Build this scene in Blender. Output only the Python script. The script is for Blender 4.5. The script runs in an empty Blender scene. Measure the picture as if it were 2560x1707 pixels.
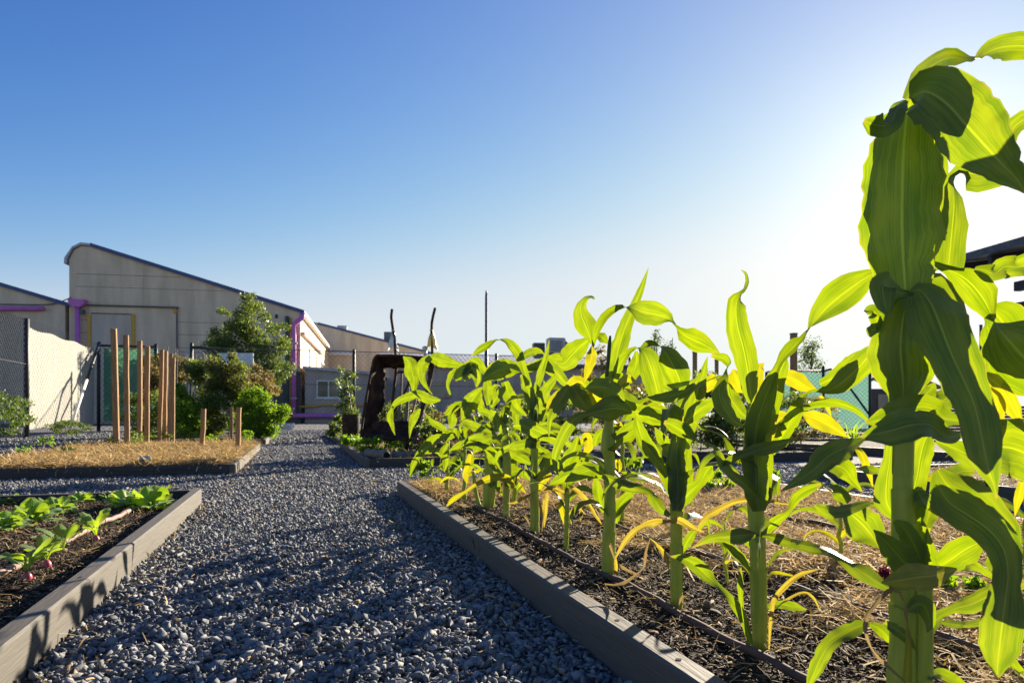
import bpy, math, random
import numpy as np
from mathutils import Vector, Matrix

random.seed(7)
RNG = np.random.default_rng(11)
SC = bpy.context.scene
COL = SC.collection
PI = math.pi

# ------------------------------------------------------------------ camera frame
CAM_H = 0.55
YAW = math.radians(17.55)
FPX = 2560 * 24 / 36.0           # focal length in photo pixels
CX, HZ = 1280.0, 1034.0          # principal column, horizon row
RIGHT = np.array([math.cos(YAW), -math.sin(YAW), 0.0])
FWD = np.array([math.sin(YAW), math.cos(YAW), 0.0])
CAMP = np.array([0.0, 0.0, CAM_H])
SUN_AZ, SUN_EL = math.radians(49.4), math.radians(17.5)


def W(nx, ny, d):
    """World point seen at photo pixel (nx, ny) at depth d metres."""
    return CAMP + RIGHT * ((nx - CX) / FPX * d) + FWD * d + np.array([0, 0, (HZ - ny) / FPX * d])


def O(ox, oy, d):
    return W(ox * 1.08844, oy * 1.08844, d)


def G(nx, ny, z=0.0):
    d = FPX * (CAM_H - z) / (ny - HZ)
    return W(nx, ny, d)


def depth_of(p):
    return float(np.dot(np.asarray(p)[:2], FWD[:2]))


# ------------------------------------------------------------------ materials
def new_mat(name):
    m = bpy.data.materials.new(name)
    m.use_nodes = True
    nt = m.node_tree
    nt.nodes.clear()
    out = nt.nodes.new('ShaderNodeOutputMaterial')
    return m, nt, nt.nodes, nt.links, out


def ramp(N, stops):
    r = N.new('ShaderNodeValToRGB')
    e = r.color_ramp.elements
    while len(e) < len(stops):
        e.new(0.5)
    for el, (p, c) in zip(e, stops):
        el.position = p
        el.color = (c[0], c[1], c[2], 1)
    return r


def noise_mat(name, c1, c2, scale=8, rough=0.8, bump=0.0, bscale=None, stretch=(1, 1, 1), spec=0.3,
              metallic=0.0, island=0.0, detail=6, mid=0.5, c3=None):
    """Two or three tone noisy principled material with optional bump and per-island variation."""
    m, nt, N, L, out = new_mat(name)
    p = N.new('ShaderNodeBsdfPrincipled')
    L.new(p.outputs[0], out.inputs[0])
    tc = N.new('ShaderNodeTexCoord')
    mp = N.new('ShaderNodeMapping')
    mp.inputs['Scale'].default_value = stretch
    L.new(tc.outputs['Object'], mp.inputs[0])
    n = N.new('ShaderNodeTexNoise')
    n.inputs['Scale'].default_value = scale
    n.inputs['Detail'].default_value = detail
    L.new(mp.outputs[0], n.inputs['Vector'])
    st = [(max(0, mid - 0.2), c1), (min(1, mid + 0.2), c2)]
    if c3:
        st = [(max(0, mid - 0.22), c1), (mid, c2), (min(1, mid + 0.22), c3)]
    r = ramp(N, st)
    fac = n.outputs['Fac']
    if island > 0:
        g = N.new('ShaderNodeNewGeometry')
        mx = N.new('ShaderNodeMix')
        mx.data_type = 'FLOAT'
        mx.inputs[0].default_value = island
        L.new(n.outputs['Fac'], mx.inputs[2])
        L.new(g.outputs['Random Per Island'], mx.inputs[3])
        fac = mx.outputs[0]
    L.new(fac, r.inputs[0])
    L.new(r.outputs[0], p.inputs['Base Color'])
    p.inputs['Roughness'].default_value = rough
    p.inputs['Metallic'].default_value = metallic
    p.inputs['Specular IOR Level'].default_value = spec
    if bump > 0:
        n2 = N.new('ShaderNodeTexNoise')
        n2.inputs['Scale'].default_value = bscale or scale * 6
        n2.inputs['Detail'].default_value = 5
        L.new(mp.outputs[0], n2.inputs['Vector'])
        b = N.new('ShaderNodeBump')
        b.inputs['Strength'].default_value = bump
        b.inputs['Distance'].default_value = 0.01
        L.new(n2.outputs['Fac'], b.inputs['Height'])
        L.new(b.outputs[0], p.inputs['Normal'])
    return m


def leaf_mat(name, refl, refl2, trans, trans2, rough=0.42, mixf=0.55, veins=True, spec=0.4, island=True):
    """Thin leaf: principled reflection + translucent transmission, veins along UV, tone varied per leaf."""
    m, nt, N, L, out = new_mat(name)
    p = N.new('ShaderNodeBsdfPrincipled')
    t = N.new('ShaderNodeBsdfTranslucent')
    mx = N.new('ShaderNodeMixShader')
    mx.inputs[0].default_value = mixf
    L.new(p.outputs[0], mx.inputs[1])
    L.new(t.outputs[0], mx.inputs[2])
    L.new(mx.outputs[0], out.inputs[0])
    p.inputs['Roughness'].default_value = rough
    p.inputs['Specular IOR Level'].default_value = spec
    if veins:
        p.inputs['Sheen Weight'].default_value = .4
        p.inputs['Sheen Roughness'].default_value = .4
        p.inputs['Sheen Tint'].default_value = (.8, .9, 1, 1)
    g = N.new('ShaderNodeNewGeometry')
    tc = N.new('ShaderNodeTexCoord')
    if veins:
        sp = N.new('ShaderNodeSeparateXYZ')
        L.new(tc.outputs['UV'], sp.inputs[0])
        mp = N.new('ShaderNodeMapping')
        mp.inputs['Scale'].default_value = (46, .9, 1)
        L.new(tc.outputs['UV'], mp.inputs[0])
        n = N.new('ShaderNodeTexNoise')
        n.inputs['Scale'].default_value = 1.0
        n.inputs['Detail'].default_value = 3
        L.new(mp.outputs[0], n.inputs['Vector'])
        n3 = N.new('ShaderNodeTexNoise')
        n3.inputs['Scale'].default_value = 3.0
        L.new(tc.outputs['UV'], n3.inputs['Vector'])
        ad = N.new('ShaderNodeMath')
        ad.operation = 'ADD'
        L.new(n.outputs['Fac'], ad.inputs[0])
        L.new(n3.outputs['Fac'], ad.inputs[1])
        hv = N.new('ShaderNodeMath')
        hv.operation = 'MULTIPLY'
        hv.inputs[1].default_value = 0.5
        L.new(ad.outputs[0], hv.inputs[0])
        fac = hv.outputs[0]
        # midrib
        s1 = N.new('ShaderNodeMath'); s1.operation = 'SUBTRACT'; s1.inputs[1].default_value = 0.5
        L.new(sp.outputs[0], s1.inputs[0])
        s2 = N.new('ShaderNodeMath'); s2.operation = 'ABSOLUTE'
        L.new(s1.outputs[0], s2.inputs[0])
        s3 = N.new('ShaderNodeMapRange')
        s3.inputs[1].default_value = 0.008
        s3.inputs[2].default_value = 0.030
        s3.inputs[3].default_value = 1.0
        s3.inputs[4].default_value = 0.0
        L.new(s2.outputs[0], s3.inputs[0])
        rib = s3.outputs[0]
        bp = N.new('ShaderNodeBump')
        bp.inputs['Strength'].default_value = 0.25
        bp.inputs['Distance'].default_value = 0.003
        L.new(n.outputs['Fac'], bp.inputs['Height'])
        L.new(bp.outputs[0], p.inputs['Normal'])
    else:
        fac = g.outputs['Random Per Island']
        rib = None
    lo, hi = (0.40, 0.58) if veins else (0.0, 1.0)
    r1 = ramp(N, [(lo, refl), (hi, refl2)])
    r2 = ramp(N, [(lo, trans), (hi, trans2)])
    L.new(fac, r1.inputs[0])
    L.new(fac, r2.inputs[0])
    c1, c2 = r1.outputs[0], r2.outputs[0]
    if rib is not None:
        for which, col in ((0, (min(1, refl2[0] * 2.6), min(1, refl2[1] * 1.7), refl2[2] * 2.0)), (1, tuple(min(1, x * 1.28) for x in trans2))):
            mm = N.new('ShaderNodeMix')
            mm.data_type = 'RGBA'
            L.new(rib, mm.inputs[0])
            L.new((c1, c2)[which], mm.inputs[6])
            mm.inputs[7].default_value = (*col, 1)
            if which == 0:
                c1 = mm.outputs[2]
            else:
                c2 = mm.outputs[2]
    if veins:
        # withered tip and faintly yellowed margin
        at = N.new('ShaderNodeAttribute')
        at.attribute_name = 'along'
        nz = N.new('ShaderNodeTexNoise')
        nz.inputs['Scale'].default_value = 9.0
        L.new(tc.outputs['UV'], nz.inputs['Vector'])
        sm = N.new('ShaderNodeMath'); sm.operation = 'MULTIPLY_ADD'
        sm.inputs[1].default_value = .14
        L.new(nz.outputs['Fac'], sm.inputs[0])
        L.new(at.outputs['Fac'], sm.inputs[2])
        tip = N.new('ShaderNodeMapRange')
        tip.inputs[1].default_value = 1.02
        tip.inputs[2].default_value = 1.07
        L.new(sm.outputs[0], tip.inputs[0])
        se = N.new('ShaderNodeMath'); se.operation = 'MULTIPLY_ADD'
        se.inputs[1].default_value = .12
        L.new(nz.outputs['Fac'], se.inputs[0])
        L.new(s2.outputs[0], se.inputs[2])
        ed = N.new('ShaderNodeMapRange')
        ed.inputs[1].default_value = .53
        ed.inputs[2].default_value = .57
        ed.inputs[4].default_value = .55
        L.new(se.outputs[0], ed.inputs[0])
        mxm = N.new('ShaderNodeMath'); mxm.operation = 'MAXIMUM'
        L.new(tip.outputs[0], mxm.inputs[0])
        L.new(ed.outputs[0], mxm.inputs[1])
        res = []
        for src, col in ((c1, (.26, .17, .06)), (c2, (.30, .235, .03))):
            mm = N.new('ShaderNodeMix')
            mm.data_type = 'RGBA'
            L.new(mxm.outputs[0], mm.inputs[0])
            L.new(src, mm.inputs[6])
            mm.inputs[7].default_value = (*col, 1)
            res.append(mm.outputs[2])
        c1, c2 = res
    L.new(c1, p.inputs['Base Color'])
    L.new(c2, t.inputs['Color'])
    return m


# ------------------------------------------------------------------ object helpers
def mesh_np(name, verts, faces, mat=None, smooth=False, uv=None):
    """verts Nx3, faces MxK (all the same K) or list of such arrays."""
    me = bpy.data.meshes.new(name)
    verts = np.asarray(verts, dtype=np.float32)
    fl = faces if isinstance(faces, list) else [faces]
    fl = [np.asarray(f, dtype=np.int32) for f in fl if len(f)]
    nl = sum(f.size for f in fl)
    npoly = sum(len(f) for f in fl)
    me.vertices.add(len(verts))
    me.vertices.foreach_set('co', verts.ravel())
    me.loops.add(nl)
    me.loops.foreach_set('vertex_index', np.concatenate([f.ravel() for f in fl]))
    me.polygons.add(npoly)
    starts, tot = [], 0
    for f in fl:
        k = f.shape[1]
        starts.append(np.arange(len(f)) * k + tot)
        tot += f.size
    me.polygons.foreach_set('loop_start', np.concatenate(starts).astype(np.int32))
    if smooth:
        me.polygons.foreach_set('use_smooth', np.ones(npoly, dtype=bool))
    if uv is not None:
        ul = me.uv_layers.new(name='uv')
        li = np.concatenate([f.ravel() for f in fl])
        ul.data.foreach_set('uv', np.asarray(uv, dtype=np.float32)[li].ravel())
        al = me.attributes.new('along', 'FLOAT', 'POINT')
        al.data.foreach_set('value', (np.asarray(uv)[:, 1] / max(1e-6, float(np.max(np.asarray(uv)[:, 1])))).astype(np.float32))
    me.update(calc_edges=True)
    me.validate()
    if mat:
        me.materials.append(mat)
    return me


def link(name, me, parent=None, loc=None):
    o = bpy.data.objects.new(name, me)
    COL.objects.link(o)
    if parent is not None:
        o.parent = parent
    if loc is not None:
        o.location = loc
    return o


def tag(o, label=None, cat=None, group=None, kind=None):
    if label: o['label'] = label
    if cat: o['category'] = cat
    if group: o['group'] = group
    if kind: o['kind'] = kind
    return o


def thing(name, label, cat, loc=(0, 0, 0), group=None, rz=0.0):
    o = bpy.data.objects.new(name, None)
    o.empty_display_size = 0.1
    COL.objects.link(o)
    o.location = loc
    o.rotation_euler = (0, 0, rz)
    return tag(o, label, cat, group)


def copy_thing(src, loc, rz=0.0, label=None, scale=None):
    r = src.copy()
    COL.objects.link(r)
    r.location = loc
    r.rotation_euler = (0, 0, rz)
    if scale:
        r.scale = (scale,) * 3
    if label:
        r['label'] = label
    for ch in list(src.children):
        c = ch.copy()
        COL.objects.link(c)
        c.parent = r
        for g in ch.children:
            d = g.copy()
            COL.objects.link(d)
            d.parent = c
    return r


class MB:
    """Collects boxes, tubes and polygons into one mesh."""
    def __init__(s):
        s.v, s.f = [], []

    def add(s, verts, faces):
        b = len(s.v)
        s.v += [tuple(map(float, v)) for v in verts]
        s.f += [tuple(i + b for i in f) for f in faces]
        return s

    def box(s, a, b, bev=0.0):
        x0, y0, z0 = a
        x1, y1, z1 = b
        return s.obox([(x0 + x1) / 2, (y0 + y1) / 2, (z0 + z1) / 2], (1, 0, 0), (0, 1, 0), (0, 0, 1),
                      abs(x1 - x0) / 2, abs(y1 - y0) / 2, abs(z1 - z0) / 2, bev)

    def obox(s, c, ux, uy, uz, hx, hy, hz, bev=0.0):
        c, ux, uy, uz = map(lambda q: np.asarray(q, float), (c, ux, uy, uz))
        if bev <= 0:
            vs = [c + ux * hx * i + uy * hy * j + uz * hz * k for k in (-1, 1) for j in (-1, 1) for i in (-1, 1)]
            return s.add(vs, [(0, 2, 3, 1), (4, 5, 7, 6), (0, 1, 5, 4), (2, 6, 7, 3), (0, 4, 6, 2), (1, 3, 7, 5)])
        vs, idx = [], {}
        for i in (-1, 1):
            for j in (-1, 1):
                for k in (-1, 1):
                    for ax in range(3):
                        h = [hx - bev, hy - bev, hz - bev]
                        h[ax] = (hx, hy, hz)[ax]
                        idx[(i, j, k, ax)] = len(vs)
                        vs.append(c + ux * h[0] * i + uy * h[1] * j + uz * h[2] * k)
        fs = []
        for ax in range(3):
            o = [a for a in range(3) if a != ax]
            for sg in (-1, 1):
                q = []
                for (p, r) in ((-1, -1), (1, -1), (1, 1), (-1, 1)):
                    t = [0, 0, 0]
                    t[ax], t[o[0]], t[o[1]] = sg, p, r
                    q.append(idx[(*t, ax)])
                fs.append(tuple(q))
            for p in (-1, 1):
                for r in (-1, 1):
                    q = []
                    for sg in (-1, 1):
                        t = [0, 0, 0]
                        t[ax], t[o[0]], t[o[1]] = sg, p, r
                        q.append((tuple(t)))
                    fs.append((idx[(*q[0], o[0])], idx[(*q[1], o[0])], idx[(*q[1], o[1])], idx[(*q[0], o[1])]))
        for i in (-1, 1):
            for j in (-1, 1):
                for k in (-1, 1):
                    fs.append((idx[(i, j, k, 0)], idx[(i, j, k, 1)], idx[(i, j, k, 2)]))
        return s.add(vs, fs)

    def tube(s, pts, rad, n=8, cap=True):
        pts = [np.asarray(p, float) for p in pts]
        rad = rad if hasattr(rad, '__len__') else [rad] * len(pts)
        rings = []
        ref = None
        for i, p in enumerate(pts):
            t = pts[min(i + 1, len(pts) - 1)] - pts[max(i - 1, 0)]
            t = t / (np.linalg.norm(t) + 1e-9)
            if ref is None:
                ref = np.array([1.0, 0, 0]) if abs(t[0]) < 0.8 else np.array([0, 1.0, 0])
            a = ref - t * np.dot(ref, t)
            a /= np.linalg.norm(a) + 1e-9
            b = np.cross(t, a)
            ref = a
            rings.append([p + rad[i] * (a * math.cos(2 * PI * k / n) + b * math.sin(2 * PI * k / n)) for k in range(n)])
        vs = [v for r in rings for v in r]
        fs = []
        for i in range(len(pts) - 1):
            for k in range(n):
                fs.append((i * n + k, i * n + (k + 1) % n, (i + 1) * n + (k + 1) % n, (i + 1) * n + k))
        if cap:
            fs.append(tuple(range(n))[::-1])
            fs.append(tuple((len(pts) - 1) * n + k for k in range(n)))
        return s.add(vs, fs)

    def prism(s, poly, off):
        """Closed polygon (list of 3D points) extruded by vector off."""
        poly = [np.asarray(p, float) for p in poly]
        off = np.asarray(off, float)
        n = len(poly)
        vs = poly + [p + off for p in poly]
        fs = [tuple(range(n))[::-1], tuple(range(n, 2 * n))]
        fs += [(i, (i + 1) % n, n + (i + 1) % n, n + i) for i in range(n)]
        return s.add(vs, fs)

    def build(s, name, mat, parent=None, smooth=False, origin=None):
        me = bpy.data.meshes.new(name)
        vs = s.v
        if origin is not None:
            ox, oy, oz = origin
            vs = [(x - ox, y - oy, z - oz) for x, y, z in vs]
        me.from_pydata(vs, [], s.f)
        me.validate()
        import bmesh
        bm = bmesh.new()
        bm.from_mesh(me)
        bmesh.ops.recalc_face_normals(bm, faces=bm.faces)
        bm.to_mesh(me)
        bm.free()
        if smooth:
            me.polygons.foreach_set('use_smooth', [True] * len(me.polygons))
        me.materials.append(mat)
        return link(name, me, parent)


# ------------------------------------------------------------------ strips (leaves)
def catmull(P, m):
    """Catmull-Rom through rows of P (n x k), m samples in total."""
    P = np.asarray(P, float)
    n = len(P)
    if n == 2:
        t = np.linspace(0, 1, m)[:, None]
        return P[0] * (1 - t) + P[1] * t
    Q = np.vstack([2 * P[0] - P[1], P, 2 * P[-1] - P[-2]])
    out = []
    for s in np.linspace(0, n - 1 - 1e-6, m):
        i = int(s)
        t = s - i
        a, b, c, d = Q[i], Q[i + 1], Q[i + 2], Q[i + 3]
        out.append(0.5 * ((2 * b) + (c - a) * t + (2 * a - 5 * b + 4 * c - d) * t * t + (3 * b - a - 3 * c + d) * t ** 3))
    return np.array(out)


def strip_arrays(C, S, Wd, fold=0.12, wave=0.08, wf=5.0, ph=0.0, cols=9, rib=0.0, cup=None):
    """Leaf blade: centres C, unit side vectors S, full widths Wd -> verts, quads, uv."""
    n = len(C)
    T = np.gradient(C, axis=0)
    T /= np.linalg.norm(T, axis=1)[:, None] + 1e-9
    Nn = np.cross(T, S)
    Nn /= np.linalg.norm(Nn, axis=1)[:, None] + 1e-9
    u = np.linspace(-1, 1, cols)
    V = np.zeros((n, cols, 3))
    s = np.linspace(0, 1, n)
    L = float(np.sum(np.linalg.norm(np.diff(C, axis=0), axis=1)))
    mg = [1 + .05 * np.sin(2 * PI * wf * .8 * s + ph * k) + .035 * np.sin(2 * PI * wf * 2.7 * s + ph * (k + 3)) for k in (1.3, 2.9)]
    hsh = int(abs(ph) * 1000)
    if hsh % 3 and n > 14:
        i = 4 + hsh % (n - 9)
        mg[hsh % 2][i] *= .84
        mg[hsh % 2][i + 1] *= .93
    for j, uu in enumerate(u):
        sgn = 1 if uu > 0 else -1
        wv = np.sin(2 * PI * wf * s + ph + (1.7 if sgn > 0 else 0)) * 0.6 + np.sin(2 * PI * wf * 2.3 * s + ph * 2.1) * 0.4
        off = (abs(uu) * fold + (uu * uu) * wave * wv) * Wd
        V[:, j] = C + S * (uu * Wd / 2 * (mg[0] if uu > 0 else mg[1]))[:, None] + Nn * off[:, None]
    idx = np.arange(n * cols).reshape(n, cols)
    q = np.stack([idx[:-1, :-1], idx[:-1, 1:], idx[1:, 1:], idx[1:, :-1]], -1).reshape(-1, 4)
    uv = np.stack(np.broadcast_arrays((u[None, :] + 1) / 2, (s * L * 4)[:, None]), -1).reshape(-1, 2)
    return V.reshape(-1, 3), q, uv


def rot_about(v, axis, ang):
    c, s = np.cos(ang)[:, None], np.sin(ang)[:, None]
    return v * c + np.cross(axis, v) * s + axis * (np.sum(axis * v, 1)[:, None]) * (1 - c)


VIEWS = {'Z3': (780, 680, 3.015), 'Z4': (1180, 640, 2.8), 'Z5': (1660, 640, 2.613), 'Z6': (2080, 40, 2.375),
         'Z7': (2080, 600, 2.6125), 'Z8': (2000, 1100, 2.584), 'Y5': (1450, 1120, 2.672), 'W5': (960, 840, 3.136),
         'W3': (1180, 820, 6.533), 'W2': (1560, 780, 4.6125), 'W4': (2160, 840, 3.7325)}


def nat(view, x, y):
    ox, oy, s = VIEWS[view]
    return ox + x / s, oy + y / s, s


def traced_leaf(pts, view, d, dd=0.0, tw=None, rnd=None, fold=0.1, wave=0.10, m=26):
    """pts: (x, y, width[, twist]) in the enlarged view; d depth at base, dd change of depth to the tip."""
    rr = random.Random(rnd)
    rows = []
    n = len(pts)
    r0, r1 = rr.uniform(-26, 26), rr.uniform(-26, 26)
    for i, p in enumerate(pts):
        v = view
        if isinstance(p[0], str):
            v, p = p[0], p[1:]
        nx, ny, s = nat(v, p[0], p[1])
        t = i / max(1, n - 1)
        di = d + dd * t + math.sin(t * PI) * dd * 0.25
        w = max(0.0012, p[2] / s / FPX * di)
        if len(p) > 3:
            a = p[3]
        else:
            a = r0 * (1 - t) + r1 * t
            w /= math.cos(math.radians(a))
        rows.append([*W(nx, ny, di), w, a])
    R = catmull(rows, m)
    C = R[:, :3]
    Wd = np.clip(R[:, 3], 0.0008, None)
    T = np.gradient(C, axis=0)
    T /= np.linalg.norm(T, axis=1)[:, None] + 1e-9
    vd = C - CAMP
    vd /= np.linalg.norm(vd, axis=1)[:, None]
    S = np.cross(T, vd)
    S /= np.linalg.norm(S, axis=1)[:, None] + 1e-9
    S = rot_about(S, T, np.radians(R[:, 4]))
    L = float(np.sum(np.linalg.norm(np.diff(C, axis=0), axis=1)))
    sg = 1 if rr.random() < 0.5 else -1
    return strip_arrays(C, S, Wd, fold * sg, wave, max(1.5, L * 16), rr.uniform(0, 6))


def free_leaf(base, az, length, width, rise, droop, rr, twist=0.6, m=18):
    """Arching blade from base: azimuth az, rise then droop."""
    pts = []
    el = rise
    p = np.array(base, float)
    a = az
    step = length / (m - 1)
    for i in range(m):
        pts.append(p.copy())
        t = i / (m - 1)
        p = p + step * np.array([math.cos(a) * math.cos(el), math.sin(a) * math.cos(el), math.sin(el)])
        el -= droop * (0.4 + 1.6 * t) / (m - 1)
        a += rr.uniform(-0.05, 0.05)
    C = np.array(pts)
    t = np.linspace(0, 1, m)
    Wd = width * np.clip(np.minimum(0.35 + t * 3.0, 1.0) * np.power(np.clip(1 - t, 0, 1), 0.6) * 1.15, 0.02, 1)
    T = np.gradient(C, axis=0)
    T /= np.linalg.norm(T, axis=1)[:, None]
    S = np.cross(T, np.tile([0, 0, 1.0], (m, 1)))
    S /= np.linalg.norm(S, axis=1)[:, None] + 1e-9
    S = rot_about(S, T, rr.uniform(-twist, twist) + rr.uniform(-2.2, 2.2) * twist * t)
    return strip_arrays(C, S, Wd, rr.choice([-1, 1]) * 0.12, 0.10, max(1.5, length * 12), rr.uniform(0, 6), cols=7)


# ------------------------------------------------------------------ scatter helpers
def rand_rot(n):
    q = RNG.normal(size=(n, 4))
    q /= np.linalg.norm(q, axis=1)[:, None]
    w, x, y, z = q.T
    return np.stack([np.stack([1 - 2 * (y * y + z * z), 2 * (x * y - z * w), 2 * (x * z + y * w)], -1),
                     np.stack([2 * (x * y + z * w), 1 - 2 * (x * x + z * z), 2 * (y * z - x * w)], -1),
                     np.stack([2 * (x * z - y * w), 2 * (y * z + x * w), 1 - 2 * (x * x + y * y)], -1)], 1)


def yaw_tilt_rot(n, tilt=0.35):
    a = RNG.uniform(0, 2 * PI, n)
    R = np.zeros((n, 3, 3))
    R[:, 0, 0] = np.cos(a); R[:, 0, 1] = -np.sin(a)
    R[:, 1, 0] = np.sin(a); R[:, 1, 1] = np.cos(a)
    R[:, 2, 2] = 1
    b = RNG.normal(0, tilt, n)
    c = RNG.normal(0, tilt, n)
    X = np.zeros((n, 3, 3)); X[:, 0, 0] = 1
    X[:, 1, 1] = np.cos(b); X[:, 1, 2] = -np.sin(b); X[:, 2, 1] = np.sin(b); X[:, 2, 2] = np.cos(b)
    Y = np.zeros((n, 3, 3)); Y[:, 1, 1] = 1
    Y[:, 0, 0] = np.cos(c); Y[:, 0, 2] = np.sin(c); Y[:, 2, 0] = -np.sin(c); Y[:, 2, 2] = np.cos(c)
    return R @ X @ Y


def instances(protoV, protoF, P, R, S):
    """Bake n copies of a prototype: positions P, rotations R, scales S (n x 3)."""
    n = len(P)
    V = np.einsum('nij,nkj->nki', R, protoV[None] * S[:, None, :]) + P[:, None, :]
    F = protoF[None] + (np.arange(n) * len(protoV))[:, None, None]
    return V.reshape(-1, 3), F.reshape(-1, protoF.shape[1])


ICO_V = np.array([[0, 0, 1]] + [[math.cos(k * 2 * PI / 5) * 0.894, math.sin(k * 2 * PI / 5) * 0.894, 0.447] for k in range(5)]
                 + [[math.cos((k + .5) * 2 * PI / 5) * 0.894, math.sin((k + .5) * 2 * PI / 5) * 0.894, -0.447] for k in range(5)] + [[0, 0, -1]])
ICO_F = np.array([[0, 1 + k, 1 + (k + 1) % 5] for k in range(5)] + [[1 + k, 6 + k, 1 + (k + 1) % 5] for k in range(5)]
                 + [[1 + (k + 1) % 5, 6 + k, 6 + (k + 1) % 5] for k in range(5)] + [[11, 6 + (k + 1) % 5, 6 + k] for k in range(5)])


def stone_scatter(P, size):
    Vs, Fs, base = [], [], 0
    k = RNG.integers(0, 14, len(P))
    for i in range(14):
        sel = np.where(k == i)[0]
        if not len(sel):
            continue
        # angular stone: pull points of the icosahedron to a few random planes
        pv = ICO_V * RNG.uniform(0.6, 1.25, (12, 1))
        for _ in range(5):
            nrm = RNG.normal(size=3)
            nrm /= np.linalg.norm(nrm)
            dd = pv @ nrm
            cut = RNG.uniform(0.16, 0.5)
            pv = pv - np.clip(dd - cut, 0, None)[:, None] * nrm
        n = len(sel)
        S = size[sel][:, None] * np.stack([RNG.uniform(0.8, 1.5, n), RNG.uniform(0.5, 1.0, n), RNG.uniform(0.3, 0.75, n)], -1)
        V, F = instances(pv, ICO_F, P[sel], yaw_tilt_rot(n, 0.45), S)
        Vs.append(V)
        Fs.append(F + base)
        base += len(V)
    return np.concatenate(Vs), np.concatenate(Fs)


LEAF_V = np.array([[0, 0, 0], [0.42, 0.30, 0.10], [1.0, 0, -0.05], [0.42, -0.30, 0.10]])
LEAF_F = np.array([[0, 1, 2], [0, 2, 3]])
STEM_V = np.array([[-.5, -.5, 0], [.5, -.5, 0], [.5, .5, 0], [-.5, .5, 0]])


def leaf_cloud(n, clumps, size, flat=0.0, jitter=0.35):
    """clumps: list of (centre, (rx, ry, rz), weight); leaves fill the clump volumes, denser to the outside."""
    w = np.array([c[2] for c in clumps], float)
    k = RNG.choice(len(clumps), n, p=w / w.sum())
    cen = np.array([c[0] for c in clumps])[k]
    rad = np.array([c[1] for c in clumps])[k]
    d = RNG.normal(size=(n, 3))
    d /= np.linalg.norm(d, axis=1)[:, None]
    r = RNG.uniform(0.15, 1, n) ** 0.6
    P = cen + d * rad * (r * (1 + RNG.normal(0, jitter * 0.4, n)))[:, None]
    s = size * RNG.uniform(0.55, 1.35, n)
    R = rand_rot(n) if flat <= 0 else yaw_tilt_rot(n, flat)
    return instances(LEAF_V, LEAF_F, P, R, np.stack([s, s, s], -1))


def straw_scatter(P, length, width, tilt=0.25):
    """Thin bent stalks lying at P."""
    pv = np.array([[-.5, -.5, 0], [0, -.5, .12], [.5, -.5, 0], [.5, .5, 0], [0, .5, .12], [-.5, .5, 0]])
    pf = np.array([[0, 1, 4, 5], [1, 2, 3, 4]])
    n = len(P)
    S = np.stack([length, width, length * RNG.uniform(0, 1.4, n)], -1)
    return instances(pv, pf, P, yaw_tilt_rot(n, tilt), S)


def fbm(x, y, seed=0):
    rs = np.random.default_rng(seed)
    out = np.zeros_like(x)
    for o in range(5):
        for _ in range(3):
            a, ph = rs.uniform(0, 2 * PI, 2)
            f = 2.0 ** o * rs.uniform(0.8, 1.3)
            out += np.sin((x * np.cos(a) + y * np.sin(a)) * f + ph) / 2.0 ** o / 3
    return out

# ================================================================== CAMERA, SKY, SUN
cam_d = bpy.data.cameras.new('camera')
cam = bpy.data.objects.new('camera', cam_d)
COL.objects.link(cam)
cam.location = (0, 0, CAM_H)
cam.rotation_euler = (PI / 2, 0, -YAW)
cam_d.lens = 24
cam_d.sensor_width = 36
cam_d.sensor_fit = 'HORIZONTAL'
cam_d.shift_y = (HZ - 1707 / 2) / 2560.0
cam_d.clip_start = 0.02
cam_d.clip_end = 3000
cam_d.dof.use_dof = True
cam_d.dof.focus_distance = 1.65
cam_d.dof.aperture_fstop = 9.0
SC.camera = cam

world = bpy.data.worlds.new('World')
SC.world = world
world.use_nodes = True
wn = world.node_tree
bg = wn.nodes['Background']
sky = wn.nodes.new('ShaderNodeTexSky')
sky.sky_type = 'NISHITA'
sky.sun_disc = False
sky.sun_elevation = SUN_EL
sky.sun_rotation = SUN_AZ
sky.altitude = 0
sky.air_density = 1.0
sky.dust_density = 0.12
sky.ozone_density = 3.0
# colour response of the camera on the sky's own radiance (power curve, soft shoulder per channel)
sky.dust_density = 0.0
EXPO = 1.75
KS = .11 * 2 ** EXPO
sepc = wn.nodes.new('ShaderNodeSeparateColor')
comc = wn.nodes.new('ShaderNodeCombineColor')
wn.links.new(sky.outputs[0], sepc.inputs[0])


def wmath(op, a, b=None):
    n = wn.nodes.new('ShaderNodeMath')
    n.operation = op
    for i, q in enumerate((a, b)):
        if q is None:
            continue
        if isinstance(q, (int, float)):
            n.inputs[i].default_value = q
        else:
            wn.links.new(q, n.inputs[i])
    return n.outputs[0]


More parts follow.
